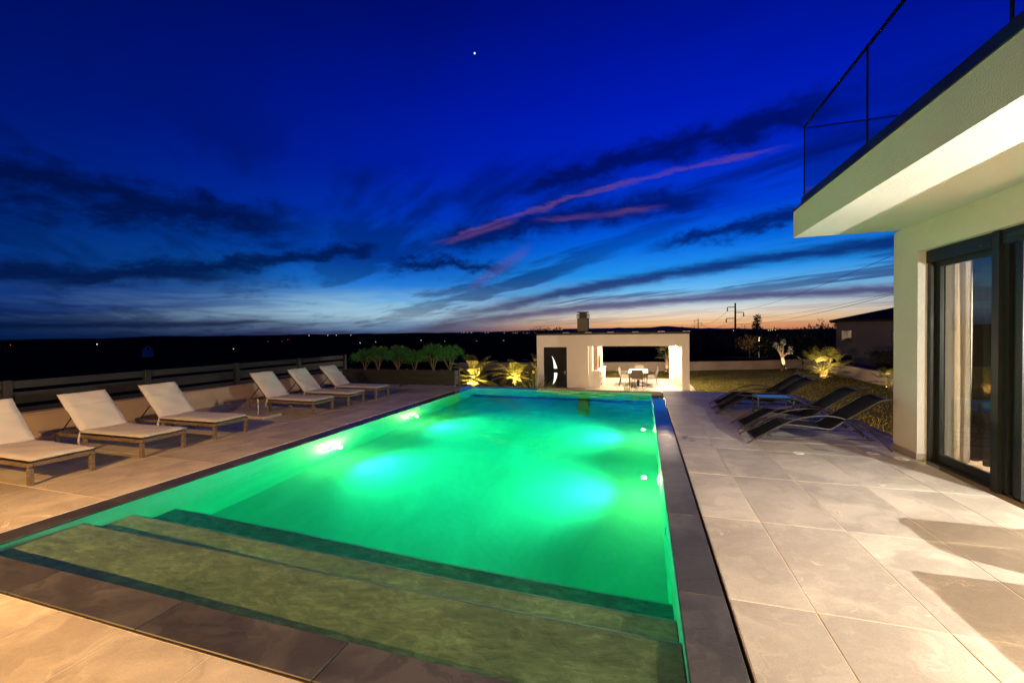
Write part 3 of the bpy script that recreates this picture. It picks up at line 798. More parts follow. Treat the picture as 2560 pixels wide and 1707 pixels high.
# ------------------------------------------------------------------ foliage helpers
def leaf_quad(mb, c, d, n, L, W):
    d = d.normalized(); sd = d.cross(n)
    if sd.length < 1e-3: sd = d.orthogonal()
    sd.normalize(); i = len(mb.v)
    mb.v += [tuple(c), tuple(c+d*L*.5+sd*W*.5), tuple(c+d*L), tuple(c+d*L*.5-sd*W*.5)]
    mb.f.append((i, i+1, i+2, i+3))
def rvec(rg):
    while True:
        v = Vector((rg.uniform(-1,1), rg.uniform(-1,1), rg.uniform(-1,1)))
        if .05 < v.length < 1: return v.normalized()
def shrub(loc, h, r, seed, label):
    rg = random.Random(seed); o = empty('shrub', loc); tag(o, label, 'shrub', 'shrubs in the planter box')
    st = MB(); tips = []
    for k in range(9):
        a = k*2*math.pi/9+rg.uniform(-.3,.3); q = rg.uniform(.35,.8)
        p = [Vector((0,0,-.06)), Vector((.03*math.cos(a), .03*math.sin(a), h*.12)), Vector((r*.4*q*math.cos(a), r*.4*q*math.sin(a), h*.36)), Vector((r*.75*q*math.cos(a), r*.75*q*math.sin(a), h*.62))]
        st.tube(p, [.014, .011, .008, .004], 5)
        tips.append(p[-1]); tips.append(p[-2])
        for b in range(2):
            a2 = a+rg.uniform(-.8,.8); e = p[2]+Vector((math.cos(a2)*r*.3, math.sin(a2)*r*.3, h*.26)); st.tube([p[2], (p[2]+e)/2+Vector((0,0,.01)), e], [.006,.004,.003], 4); tips.append(e)
    st.build('trunk', 'bark', o, True)
    lf = MB(); clumps = []
    for k in range(64):
        a = rg.uniform(0, 6.283); u = rg.uniform(-.25, 1); rr = math.sqrt(max(0,1-u*u))
        q = rg.uniform(.62, 1.0)
        clumps.append(Vector((r*rr*q*math.cos(a), r*rr*q*math.sin(a), h*.60+h*.40*u*q)))
    for c in clumps:
        cr_ = rg.uniform(.07, .13)
        for k in range(34):
            v = rvec(rg); p = c+v*cr_*rg.uniform(.3, 1)
            dd = (v+Vector((0,0,.7))+(p-Vector((0,0,h*.4)))*.9).normalized()
            leaf_quad(lf, p, dd, rvec(rg), rg.uniform(.035,.06), rg.uniform(.014,.022))
    for k in range(26):   # young shoots break the outline
        a = rg.uniform(0, 6.283); u = rg.uniform(.1, 1); rr = math.sqrt(max(0, 1-u*u)); b = Vector((r*rr*math.cos(a)*.92, r*rr*math.sin(a)*.92, h*.6+h*.36*u)); dd = Vector((math.cos(a)*.5, math.sin(a)*.5, 1.0)).normalized(); L = rg.uniform(.05, .13)
        for q in range(9): leaf_quad(lf, b+dd*L*q/8, (dd+rvec(rg)*.9).normalized(), rvec(rg), rg.uniform(.035,.055), .018)
    lf.build('crown', 'shrub_leaf', o, recalc=False)
for i, (x, h) in enumerate(((-8.91,.70),(-8.28,.68),(-7.63,.74),(-6.99,.68),(-6.36,.76),(-5.75,.77))):
    nm = ['leftmost green shrub in the planter beside the fence end', 'second green shrub from the left in the planter', 'third green shrub from the left in the planter', 'fourth green shrub from the left in the planter', 'fifth green shrub, second from the right in the planter', 'rightmost green shrub in the planter nearest the palms'][i]
    shrub((x+(.04,-.05,.03,-.02,.05,0)[i], 11.86+(.02,-.03,.0,.03,-.02,.02)[i], .44), h+(.0,.10,.05,-.03,.09,.04)[i], (.46,.38,.45,.36,.44,.47)[i], 40+i, nm)

def pinnate(mb, base, az, elev, L, droop, rg, n=26, lw=.018, ll=.34):
    """feather frond"""
    pts = []; p = Vector(base); e = elev; seg = 10
    for k in range(seg+1):
        pts.append(p.copy()); d = Vector((math.cos(az)*math.cos(e), math.sin(az)*math.cos(e), math.sin(e))); p = p+d*L/seg; e -= droop/seg*(.4+1.2*k/seg)
    mb.tube(pts, [.012*(1-.85*k/seg)+.002 for k in range(seg+1)], 4)
    for k in range(n):
        f = .16+.84*k/(n-1); q = f*seg; i = min(seg-1, int(q)); c = pts[i].lerp(pts[i+1], q-i)
        t = (pts[i+1]-pts[i]).normalized(); side = t.cross(Vector((0,0,1))).normalized(); up = side.cross(t)
        l = ll*L*(math.sin(math.pi*(.12+.80*f))**.7)*rg.uniform(.85,1.1)
        for s in (-1, 1):
            d = (side*s*.8+t*.65+up*.22+Vector((0,0,-.12))).normalized()
            m1 = c+d*l*.55; m2 = c+d*l+Vector((0,0,-.16*l)); w = (t*.9+up*.2).normalized()*lw*L
            j = len(mb.v); mb.v += [tuple(c-w*.3), tuple(c+w*.3), tuple(m1+w*.5), tuple(m2), tuple(m1-w*.5)]; mb.f.append((j, j+1, j+2, j+3, j+4))
def fan_leaf(mb, base, az, elev, L, rg, nseg=15, fan=.55):
    d = Vector((math.cos(az)*math.cos(elev), math.sin(az)*math.cos(elev), math.sin(elev)))
    tip = Vector(base)+d*L; mid = Vector(base)+d*L*.5+Vector((0,0,.03))
    mb.tube([base, mid, tip], [.010,.008,.006], 4)
    side = d.cross(Vector((0,0,1))).normalized(); up = side.cross(d)
    R_ = fan*L*rg.uniform(.85,1.15); dn = rg.uniform(.05,.35)
    for k in range(nseg):
        a = R(-118+236*k/(nseg-1)); q = (d*math.cos(a)+side*math.sin(a)).normalized()
        ln = R_*(1-.18*abs(math.sin(a/1.3)))*rg.uniform(.9,1.05)
        w = q.cross(up).normalized()*R_*.055
        e1 = tip+q*ln*.6+up*.02; e2 = tip+q*ln-Vector((0,0,dn*ln*.6))
        j = len(mb.v); mb.v += [tuple(tip), tuple(e1+w), tuple(e2), tuple(e1-w)]; mb.f.append((j, j+1, j+2, j+3))
def palm(name, loc, trunk_h, r0, fronds, L, kind, seed, label, mat='palm_leaf', ll=.34):
    rg = random.Random(seed); o = empty(name, loc); tag(o, label, 'palm')
    tr = MB(); prof = []; n = max(4, int(trunk_h/.07))
    for k in range(n+1):
        f = k/n; prof.append((r0*(1.15-.35*f)*(1.08 if k % 2 else .93), trunk_h*f))
    tr.lathe(prof, n=12)
    for k in range(int(26*max(.4, trunk_h))):   # leaf-base stubs
        a = rg.uniform(0,6.28); z = rg.uniform(.05, 1)*trunk_h; b = Vector((math.cos(a)*r0*.8, math.sin(a)*r0*.8, z))
        tr.tube([b, b+Vector((math.cos(a)*r0*.7, math.sin(a)*r0*.7, r0*1.0))], [r0*.28, r0*.10], 4)
    tr.build('trunk', 'palm_trunk', o, True)
    lf = MB()
    for k in range(fronds):
        az = k*2.39996+rg.uniform(-.2,.2); u = k/fronds
        el = R(82-95*u+rg.uniform(-8,8)) if kind == 'feather' else R(80-115*u+rg.uniform(-10,10))
        b = (math.cos(az)*r0*.5, math.sin(az)*r0*.5, trunk_h*(1.0-.06*u))
        if kind == 'feather': pinnate(lf, b, az, el, L*rg.uniform(.85,1.1), rg.uniform(.8,1.4), rg, ll=ll)
        else: fan_leaf(lf, Vector(b), az, el, L*rg.uniform(.8,1.1), rg)
    lf.build('crown', mat, o, recalc=False)
    return o
def rosette(loc, n, L, seed, label):
    rg = random.Random(seed); o = empty('yucca', loc); tag(o, label, 'yucca')
    MB().lathe([(.06,0),(.07,.06),(.05,.14)], n=10).build('trunk', 'palm_trunk', o, True)
    lf = MB()
    for k in range(n):
        a = k*2.39996; e = R(88-70*(k/n)+rg.uniform(-6,6)); l = L*rg.uniform(.8,1.1)
        d = Vector((math.cos(a)*math.cos(e), math.sin(a)*math.cos(e), math.sin(e))); sd = d.cross(Vector((0,0,1))).normalized()*.016
        b = Vector((0,0,.12)); m1 = b+d*l*.5; t = b+d*l-Vector((0,0,.12*l*(k/n)))
        i = len(lf.v); lf.v += [tuple(b-sd*.7), tuple(b+sd*.7), tuple(m1+sd), tuple(t), tuple(m1-sd)]; lf.f.append((i,i+1,i+2,i+3,i+4))
    lf.build('leaves', 'yucca_leaf', o, recalc=False)
def spotlight(loc, target, energy, label, color=PALM, size=110):
    o = empty('garden_spotlight', loc); tag(o, label, 'spotlight', 'spike spotlights in the garden')
    MB().lathe([(.008,-.04),(.008,.06)], n=6).build('spike', 'dark_alu', o)
    h = MB().lathe([(.028,0),(.034,.02),(.036,.085),(.03,.09)], (0,0,.05), 12).build('housing', 'dark_alu', o, True)
    MB().lathe([(.028,.0),(.02,.004)], (0,0,.1405), 12).build('lens', 'lamp_warm', o, True)
    l = lamp('spot_light', 'SPOT', (0,0,.16), energy, color, o, .03, spot_size=R(size), spot_blend=.5)
    bpy.context.view_layer.update(); aim(l, target)

# ------------------------------------------------------------------ wicker sun loungers
def soft_pad(L, W, T, seed, nx=36, ny=14, crown=.010, seam=None):
    """padded cushion: x 0..L, y 0..W, z 0..T with rounded rim and faint creases"""
    rg = random.Random(seed); ph = [rg.uniform(0,6.28) for _ in range(8)]; mb = MB()
    def pt(i, j, top):
        u = -1+2*i/nx; v = -1+2*j/ny
        ru = 1-abs(u)**14; rv = 1-abs(v)**12
        ed = max(0, min(1, (min(ru, rv))))**.45
        x = L/2*(1+u*(1-.004*math.sin(v*5+ph[0]))); y = W/2*(1+v*(1-.008*math.sin(u*7+ph[1])))
        if top:
            z = T*.5+T*.5*ed+crown*(1-u*u)*(1-v*v)
            edge = max(abs(u), abs(v))**6
            z += .004*math.sin(u*23+ph[2]+3*v)*edge+.0035*math.sin(v*19+ph[3]+u)*edge+.004*math.sin(u*3.1+v*4+ph[4])+.003*math.sin(u*7-v*5+ph[5])*(1-edge)
            if seam is not None: z -= .010*math.exp(-((u-seam)/.05)**2)*(.4+.6*abs(v))
        else: z = T*.5-T*.5*ed
        return (x, y, z)
    for i in range(nx+1):
        for j in range(ny+1): mb.v.append(pt(i, j, True))
    o = len(mb.v)
    for i in range(nx+1):
        for j in range(ny+1): mb.v.append(pt(i, j, False))
    I = lambda i, j: i*(ny+1)+j
    for i in range(nx):
        for j in range(ny):
            mb.f.append((I(i,j), I(i+1,j), I(i+1,j+1), I(i,j+1))); mb.f.append((o+I(i,j), o+I(i,j+1), o+I(i+1,j+1), o+I(i+1,j)))
    for i in range(nx):
        mb.f.append((I(i,0), o+I(i,0), o+I(i+1,0), I(i+1,0))); mb.f.append((I(i,ny), I(i+1,ny), o+I(i+1,ny), o+I(i,ny)))
    for j in range(ny):
        mb.f.append((I(0,j), I(0,j+1), o+I(0,j+1), o+I(0,j))); mb.f.append((I(nx,j), o+I(nx,j), o+I(nx,j+1), I(nx,j+1)))
    return mb
def wicker_lounger(y0, seed, label, tilt):
    """foot end at x=-6.50, head towards -x; local x runs backwards"""
    W = .60; q = random.Random(seed); o = empty('wicker_lounger', (-6.50+q.uniform(-.02,.02), y0, 0), R(q.uniform(-1.3,1.3))); tag(o, label, 'sun lounger', 'wicker loungers along the left deck')
    fr = MB(); z0, z1 = .203, .255
    fr.cbox(-1.86, 0, 0, .045, z0, z1, .006); fr.cbox(-1.86, 0, W-.045, W, z0, z1, .006)
    fr.cbox(-.045, -.0005, .0455, W-.0455, z0, z1, .006); fr.cbox(-1.859, -1.815, .0455, W-.0455, z0, z1, .006)
    fr.build('frame', 'wicker', o)
    MB().box(-1.25, -.046, .046, W-.046, .222, .238).build('seat_panel', 'wicker', o)
    for x in (-.055, -1.22, -1.85):
        for y in (.004, W-.052): MB().cbox(x, x+.048, y, y+.048, .001, z0-.001, .006).build('leg', 'wicker', o)
    hx, hz = -1.26, .268; th = R(tilt)
    bk = MB(); bk.cbox(-.72, 0, .03, .07, -.035, -.008, .004); bk.cbox(-.72, 0, W-.07, W-.03, -.035, -.008, .004); bk.cbox(-.72, -.68, .071, W-.071, -.035, -.008, .004); bk.cbox(-.68, -.01, .071, W-.071, -.028, -.016, .003)
    b = bk.build('back_frame', 'wicker', o); b.location = (hx, 0, hz); b.rotation_euler = (0, th, 0)
    e = Vector((hx-.42*math.cos(th), 0, hz+.42*math.sin(th)))
    pr = MB()
    for y in (.10, W-.10): pr.tube([(e.x, y, e.z-.03), (hx-.62, y, .232)], .009, 6)
    pr.tube([(hx-.62, .09, .232), (hx-.62, W-.09, .232)], .008, 6); pr.build('back_prop', 'dark_alu', o)
    s = soft_pad(1.285, W-.01, .055, seed).build('seat_cushion', 'cushion', o, True); s.location = (-1.275, .005, .2565)
    c = soft_pad(.73, W-.01, .058, seed+50, crown=.014, seam=-.30).build('back_cushion', 'cushion', o, True)
    mtx = Matrix.Translation((hx, .005, hz)) @ Matrix.Rotation(th, 4, 'Y') @ Matrix.Translation((-.745, 0, -.006)); c.matrix_local = mtx
    t = MB(); t.tube([(hx+.01, -.004, .285), (hx+.02, -.012, .22), (hx-.01, -.008, .15), (hx+.005, -.014, .10)], .004, 5); t.tube([(hx+.01, -.004, .285), (hx-.02, -.010, .21), (hx-.025, -.012, .13)], .004, 5)
    t.build('tie_strap', 'piping', o, True)
    return o
for i, (y, t, lab) in enumerate(((2.80, 47, 'wicker sun lounger with pale cushion cut off by the left edge'),
        (3.885, 45, 'wicker sun lounger with pale cushion, second from the left'), (4.90, 46, 'wicker sun lounger with pale cushion, third from the left beside the umbrella base'),
        (7.01, 47, 'wicker sun lounger behind the steel umbrella pole, third from the planter'), (8.06, 46, 'wicker sun lounger with pale cushion, second from the planter'),
        (9.14, 45, 'wicker sun lounger with pale cushion nearest the planter'))):
    wicker_lounger(y, 200+i*7, lab, t)
def umbrella_base():
    o = empty('umbrella_base', (-7.53, 6.60, 0)); tag(o, 'granite slab umbrella base with short bare steel pole between the loungers', 'umbrella base')
    MB().cbox(-.10, .40, -.22, .21, .001, .05, .006).build('slab', 'granite', o)
    MB().cbox(-.62, -.104, -.22, .21, .001, .05, .006).build('slab', 'granite', o)
    MB().lathe([(.05,.0505),(.05,.056),(.021,.058),(.021,.36),(.017,.362)], n=16).build('pole', 'steel', o, True)
umbrella_base()

# ------------------------------------------------------------------ black sling loungers on the right
def spline(pts, n=40):
    """Catmull-Rom through 2D points"""
    P = [Vector(p) for p in pts]; P = [P[0]*2-P[1]]+P+[P[-1]*2-P[-2]]; out = []
    for k in range(1, len(P)-2):
        for i in range(n//(len(P)-3)+1):
            t = i/(n//(len(P)-3)+1); a, b, c, d = P[k-1:k+3]
            out.append(.5*((2*b)+(-a+c)*t+(2*a-5*b+4*c-d)*t*t+(-a+3*b-3*c+d)*t**3))
    out.append(P[-2]); return out
def sling_lounger(y0, dx, label):
    W = .56; o = empty('sling_lounger', (1.42+dx, y0, 0)); tag(o, label, 'sun lounger', 'black sling loungers on the right deck')
    arc = spline([(0,.012),(.23,.17),(.45,.305),(.67,.405),(.95,.447),(1.18,.41),(1.43,.28),(1.575,.15),(1.70,.012)], 48)
    for y in (0, W): MB().tube([(p.x, y, p.y) for p in arc], .0105, 8).build('arc_leg', 'alu_tube', o, True)
    side = spline([(.10,.06),(.15,.093),(.25,.145),(.46,.282),(.53,.297),(.62,.293),(.80,.28),(.99,.258),(1.05,.275),(1.18,.375),(1.40,.535),(1.555,.646),(1.62,.676),(1.70,.690)], 60)
    for y in (.035, W-.035): MB().tube([(p.x, y, p.y) for p in side], .012, 8).build('side_rail', 'alu_tube', o, True)
    for x, z in ((.11,.062),(1.70,.689)): MB().tube([(x, .035, z), (x, W-.035, z)], .011, 8).build('end_bar', 'alu_tube', o, True)
    sl = MB(); n = len(side)
    for k, p in enumerate(side):
        for j in range(9):
            f = j/8; sl.v.append((p.x, .035+(W-.07)*f, p.y-.018*math.sin(math.pi*f)+.004))
    for k in range(n-1):
        for j in range(8): sl.f.append((k*9+j, (k+1)*9+j, (k+1)*9+j+1, k*9+j+1))
    s = sl.build('sling', 'sling', o, True); md = s.modifiers.new('thick', 'SOLIDIFY'); md.thickness = .004
    for y in (.018, W-.018): MB().tube([(.25, y, .128), (1.53, y, .145)], .008, 6).build('base_bar', 'alu_tube', o, True)
    for x, z in ((.30, .135), (1.50, .152)): MB().tube([(x, 0, z), (x, W, z)], .008, 6).build('cross_bar', 'alu_tube', o, True)
    bp = MB()
    for y in (.08, W-.08): bp.tube([(1.22, y, .395), (1.42, y, .16)], .008, 6)
    bp.build('back_prop', 'alu_tube', o, True)
for y, dx, lab in ((6.715, 0, 'black sling sun lounger nearest the house wall, first of four'), (7.57, .04, 'black sling sun lounger between the nearest one and the side table'),
                   (8.99, -.07, 'black sling sun lounger just beyond the side table'), (9.60, -.03, 'black sling sun lounger farthest from the house corner')):
    sling_lounger(y, dx, lab)
simple('table_glass', (.10, .12, .15), .12, var=.1)
def side_table():
    o = empty('side_table', (2.18, 8.40, 0)); tag(o, 'small dark side table with glass top between the black loungers', 'table')
    a, b, h = .28, .20, .44
    for x in (-a, a-.03):
        for y in (-b, b-.03): MB().cbox(x, x+.03, y, y+.03, 0.001, h-.001, .003).build('leg', 'alu_tube', o)
    f = MB(); f.box(-a,a,-b,-b+.03,h,h+.025); f.box(-a,a,b-.03,b,h,h+.025); f.box(-a,-a+.03,-b+.0305,b-.0305,h,h+.025); f.box(a-.03,a,-b+.0305,b-.0305,h,h+.025)
    f.build('frame', 'alu_tube', o)
    MB().box(-a+.031, a-.031, -b+.031, b-.031, h+.012, h+.0235).build('table_top', 'table_glass', o)
side_table()
for i, (x, y, r, lab) in enumerate(((1.95, 6.38, .062, 'white round floor cover in front of the nearest black lounger'), (3.07, 6.41, .075, 'white round floor cover beside the house corner skirting'), (2.86, 6.60, .07, 'white round floor cover under the nearest black lounger foot'))):
    o = empty('floor_cover', (x, y, .001)); tag(o, lab, 'floor cover', 'round covers set in the deck')
    MB().lathe([(r, 0), (r, .004), (r*.86, .006), (r*.84, .0045), (r*.2, .005)], n=24).build('lid', 'white_plastic', o, True)
    MB().cbox(-r*.35, r*.25, -.006, .006, .0056, .0075, .001).build('slot', 'dark_alu', o)

def puddles():
    mt, g, p = principled('puddle'); p.inputs['Base Color'].default_value = (.02, .02, .022, 1); p.inputs['Roughness'].default_value = .04
    tr = g.new('ShaderNodeBsdfTransparent'); mx = g.new('ShaderNodeMixShader'); mx.inputs[0].default_value = .68
    o = [n for n in g.N if n.type == 'OUTPUT_MATERIAL'][0]
    g.L.new(p.outputs[0], mx.inputs[1]); g.L.new(tr.outputs[0], mx.inputs[2]); g.L.new(mx.outputs[0], o.inputs[0])
    rg = random.Random(2)
    for x, y, a, b in ((.60, 6.90, .05, .13), (.68, 6.70, .07, .05), (2.31, 6.62, .13, .05)):
        n = 26; ph = [rg.uniform(0, 6.28) for _ in range(4)]
        pts = []
        for k in range(n):
            t = 2*math.pi*k/n; r = 1+.22*math.sin(2*t+ph[0])+.16*math.sin(3*t+ph[1])+.1*math.sin(5*t+ph[2])
            pts.append((x+a*r*math.cos(t), y+b*r*math.sin(t), .0028))
        struct(MB().quad(*pts).build('puddle', 'puddle', recalc=False))
puddles()

# ------------------------------------------------------------------ pool house
PY, PZ = 21.79, -1.25
def build_pavilion():
    o = empty('pool_house', (-1.64, PY, PZ)); tag(o, 'flat roofed white pool house with black door and open dining bay', 'building')
    cx = -1.64
    def B(mb, n, mt, parent=o, **k):
        mb.v[:] = [(v[0]-cx, v[1]-PY, v[2]-PZ) for v in mb.v]; return mb.build(n, mt, parent, **k)
    T = 1.505; Q = .912; YB = 27.0; WX0, WX1 = -5.43, 2.13
    B(MB().box(WX0-.3, WX1+.3, PY-1.6, YB+.2, PZ-.4, PZ), 'floor', 'deck_tile')
    # front wall around the door
    B(MB().box(WX0, -5.06, PY, PY+.25, PZ, Q), 'wall', 'plaster_fine')
    B(MB().box(-3.82, -2.71, PY, PY+.25, PZ, Q), 'wall', 'plaster_fine')
    B(MB().box(-5.06, -3.82, PY, PY+.25, .875, Q), 'wall', 'plaster_fine')
    B(MB().box(WX0, WX1, PY, PY+.25, Q+.0005, T), 'wall', 'plaster_fine')
    B(MB().box(1.79, WX1, PY, PY+.25, PZ, Q), 'pillar', 'plaster_fine')
    B(MB().box(WX0, WX0+.25, PY+.2505, YB, PZ, T), 'wall', 'plaster_fine')
    B(MB().box(WX0+.2505, -2.46, YB-.25, YB, PZ, T), 'wall', 'plaster_fine')
    B(MB().box(-2.75, -2.52, PY+.2505, YB-.2505, PZ, Q), 'wall', 'plaster_fine')
    B(MB().box(1.57, 1.95, 24.08, 24.42, PZ, Q), 'pillar', 'plaster_fine')
    B(MB().box(1.50, 1.90, YB-.30, YB, PZ, Q), 'pillar', 'plaster_fine')
    B(MB().box(1.62, 1.95, PY+.2505, YB-.3005, Q-.12, Q), 'beam', 'plaster_fine')
    B(MB().box(-2.519, WX1, PY+.2505, YB, Q+.0005, T-.001), 'ceiling', 'plaster_fine')
    roof = B(MB().box(WX0-.03, WX1+.03, PY-.03, YB+.03, T+.0005, T+.10), 'roof', 'dark_alu')
    # solar collectors with pale brackets
    for k in range(5):
        x0 = -4.2+k*1.24; q = MB(); q.prism([(PY+.25, T+.15), (PY+1.2, T+.30), (PY+1.2, T+.34), (PY+.25, T+.19)], 0, x0, x0+1.22); B(q, 'solar_panel', 'solar', roof)
    for x in (-3.86, -2.70, -1.57, -.37, .855, 2.0): B(MB().box(x-.16, x+.16, PY+.02, PY+.2, T+.101, T+.135), 'bracket', 'white_plastic', roof)
    # chimney
    ch = B(MB().box(-3.30, -2.75, 22.1, 22.65, T+.101, 2.36), 'chimney', 'chimney')
    for z, e, h in ((2.3605, .05, .035), (2.45, .045, .045), (2.545, .045, .045), (2.665, .0, .05)):
        q = MB().cbox(-3.30-e, -2.75+e, 22.1-e, 22.65+e, z, z+h, .015); B(q, 'cowl_ring', 'chimney', ch)
    B(MB().box(-3.20, -2.85, 22.2, 22.55, 2.36, 2.70), 'cowl_core', 'dark_alu', ch)
    # door with two crescent inlays given a glow of their own
    d = B(MB().box(-5.055, -3.825, PY+.05, PY+.11, PZ+.02, .872), 'door', 'door_black')
    cres = [(-4.62,.40),(-4.545,.28),(-4.47,.12),(-4.405,-.06),(-4.345,-.255),(-4.515,-.255),(-4.52,-.10),(-4.54,.08),(-4.57,.25)]
    B(MB().prism(cres, 1, PY+.04, PY+.049), 'glow_inlay', 'glow_inlay', d)
    cres2 = [(-4.345,-.49),(-4.36,-.62),(-4.40,-.78),(-4.47,-.95),(-4.585,-1.10),(-4.545,-.95),(-4.515,-.78),(-4.505,-.62),(-4.505,-.49)]
    B(MB().prism(cres2, 1, PY+.04, PY+.049), 'glow_inlay', 'glow_inlay', d)
    h = MB(); h.tube([(-3.93, PY+.05, -.42), (-3.93, PY-.01, -.42), (-4.05, PY-.01, -.42)], .012, 6); h.box(-3.95, -3.91, PY+.04, PY+.049, -.56, -.38); B(h, 'handle', 'steel', d)
    # grill counter along the inner wall
    c = B(MB().box(-2.519, -2.15, 21.9+.2, 22.25, PZ, -.44), 'counter', 'plaster_fine')
    B(MB().box(-2.519, -2.10, 22.06, 25.4, -.4395, -.37), 'worktop', 'table_top', c)
    B(MB().box(-2.519, -2.15, 24.4, 25.4, PZ, -.44), 'cabinet', 'plaster_fine', c)
    hr = B(MB().box(-2.519, -2.30, 22.5, 24.2, -.3695, Q), 'hearth', 'hearth')
    B(MB().box(-2.2995, -2.29, 22.8, 23.9, -.30, .35), 'fire_opening', 'solar', hr)
    # ceiling downlights
    for x in (-1.7, -.3, 1.1):
        for y in (22.9, 24.6, 26.2):
            l = B(MB().lathe([(.07, -.012), (.07, 0)], (x, y, Q), 14), 'downlight', 'lamp_white', o)
    for x, y in ((-1.0, 23.2), (1.2, 23.2), (-1.0, 25.6), (1.2, 25.6)):
        L = lamp('pool_house_light', 'POINT', (x-cx, y-PY, Q-.10-PZ), 400, (1, .74, .44), o, .06)
    return o
build_pavilion()
def dining():
    t = empty('dining_table', (-.26, 23.9, PZ)); tag(t, 'white topped dining table inside the open pool house bay', 'table')
    MB().cbox(-.50, .50, -1.1, 1.1, .71, .75, .008).build('table_top', 'table_top', t)
    for y in (-.8, .8):
        MB().cbox(-.06, .06, y-.06, y+.06, .03, .709, .006).build('leg', 'dark_alu', t)
        MB().cbox(-.35, .35, y-.05, y+.05, .001, .029, .006).build('foot', 'dark_alu', t)
    def chair(loc, rz, label):
        c = empty('dining_chair', loc, rz); tag(c, label, 'chair', 'dining chairs round the pool house table')
        w = .27   # local +y faces the table
        for sx in (-1, 1):
            x = sx*w
            MB().tube([(x, .25, .0), (x, .22, .62), (x, -.20, .64)], .014, 6).build('front_leg', 'alu_tube', c, True)
            MB().tube([(x, -.30, .0), (x, -.22, .42), (x, -.34, .92)], .014, 6).build('rear_leg', 'alu_tube', c, True)
        MB().cbox(-w+.015, w-.015, -.22, .24, .415, .435, .005).build('seat', 'chair_mesh', c)
        bk = MB(); bk.quad((-w+.014, -.225, .46), (w-.014, -.225, .46), (w-.014, -.338, .91), (-w+.014, -.338, .91)); b = bk.build('backrest', 'chair_mesh', c); md = b.modifiers.new('t', 'SOLIDIFY'); md.thickness = .012
        MB().tube([(-w, -.34, .92), (w, -.34, .92)], .014, 6).build('top_rail', 'alu_tube', c, True)
    for k, y in enumerate((23.2, 23.9, 24.6)):
        chair((-.95, y, PZ), -math.pi/2, ['left side dining chair nearest the pool', 'middle dining chair on the left side of the table', 'left side dining chair farthest from the pool'][k])
        chair((.43, y, PZ), math.pi/2, ['right side dining chair nearest the pool', 'middle dining chair on the right side of the table', 'right side dining chair farthest from the pool'][k])
    chair((-.30, 22.55, PZ), 0, 'dining chair at the near end of the table with its back to the pool')
    chair((-.22, 25.3, PZ), math.pi, 'dining chair at the far end of the table facing the pool')
    f = empty('firewood_stack', (-2.35, 22.9, PZ)); tag(f, 'stack of split firewood under the pool house counter', 'firewood')
    rg = random.Random(4)
    for k in range(9):
        for j in range(7): MB().tube([(-.15, -.5+k*.115+(.05 if j % 2 else 0), .06+j*.1), (.17+rg.uniform(-.03,.03), -.5+k*.115+(.05 if j % 2 else 0), .06+j*.1)], rg.uniform(.042,.052), 6).build('log', 'log', f)
dining()

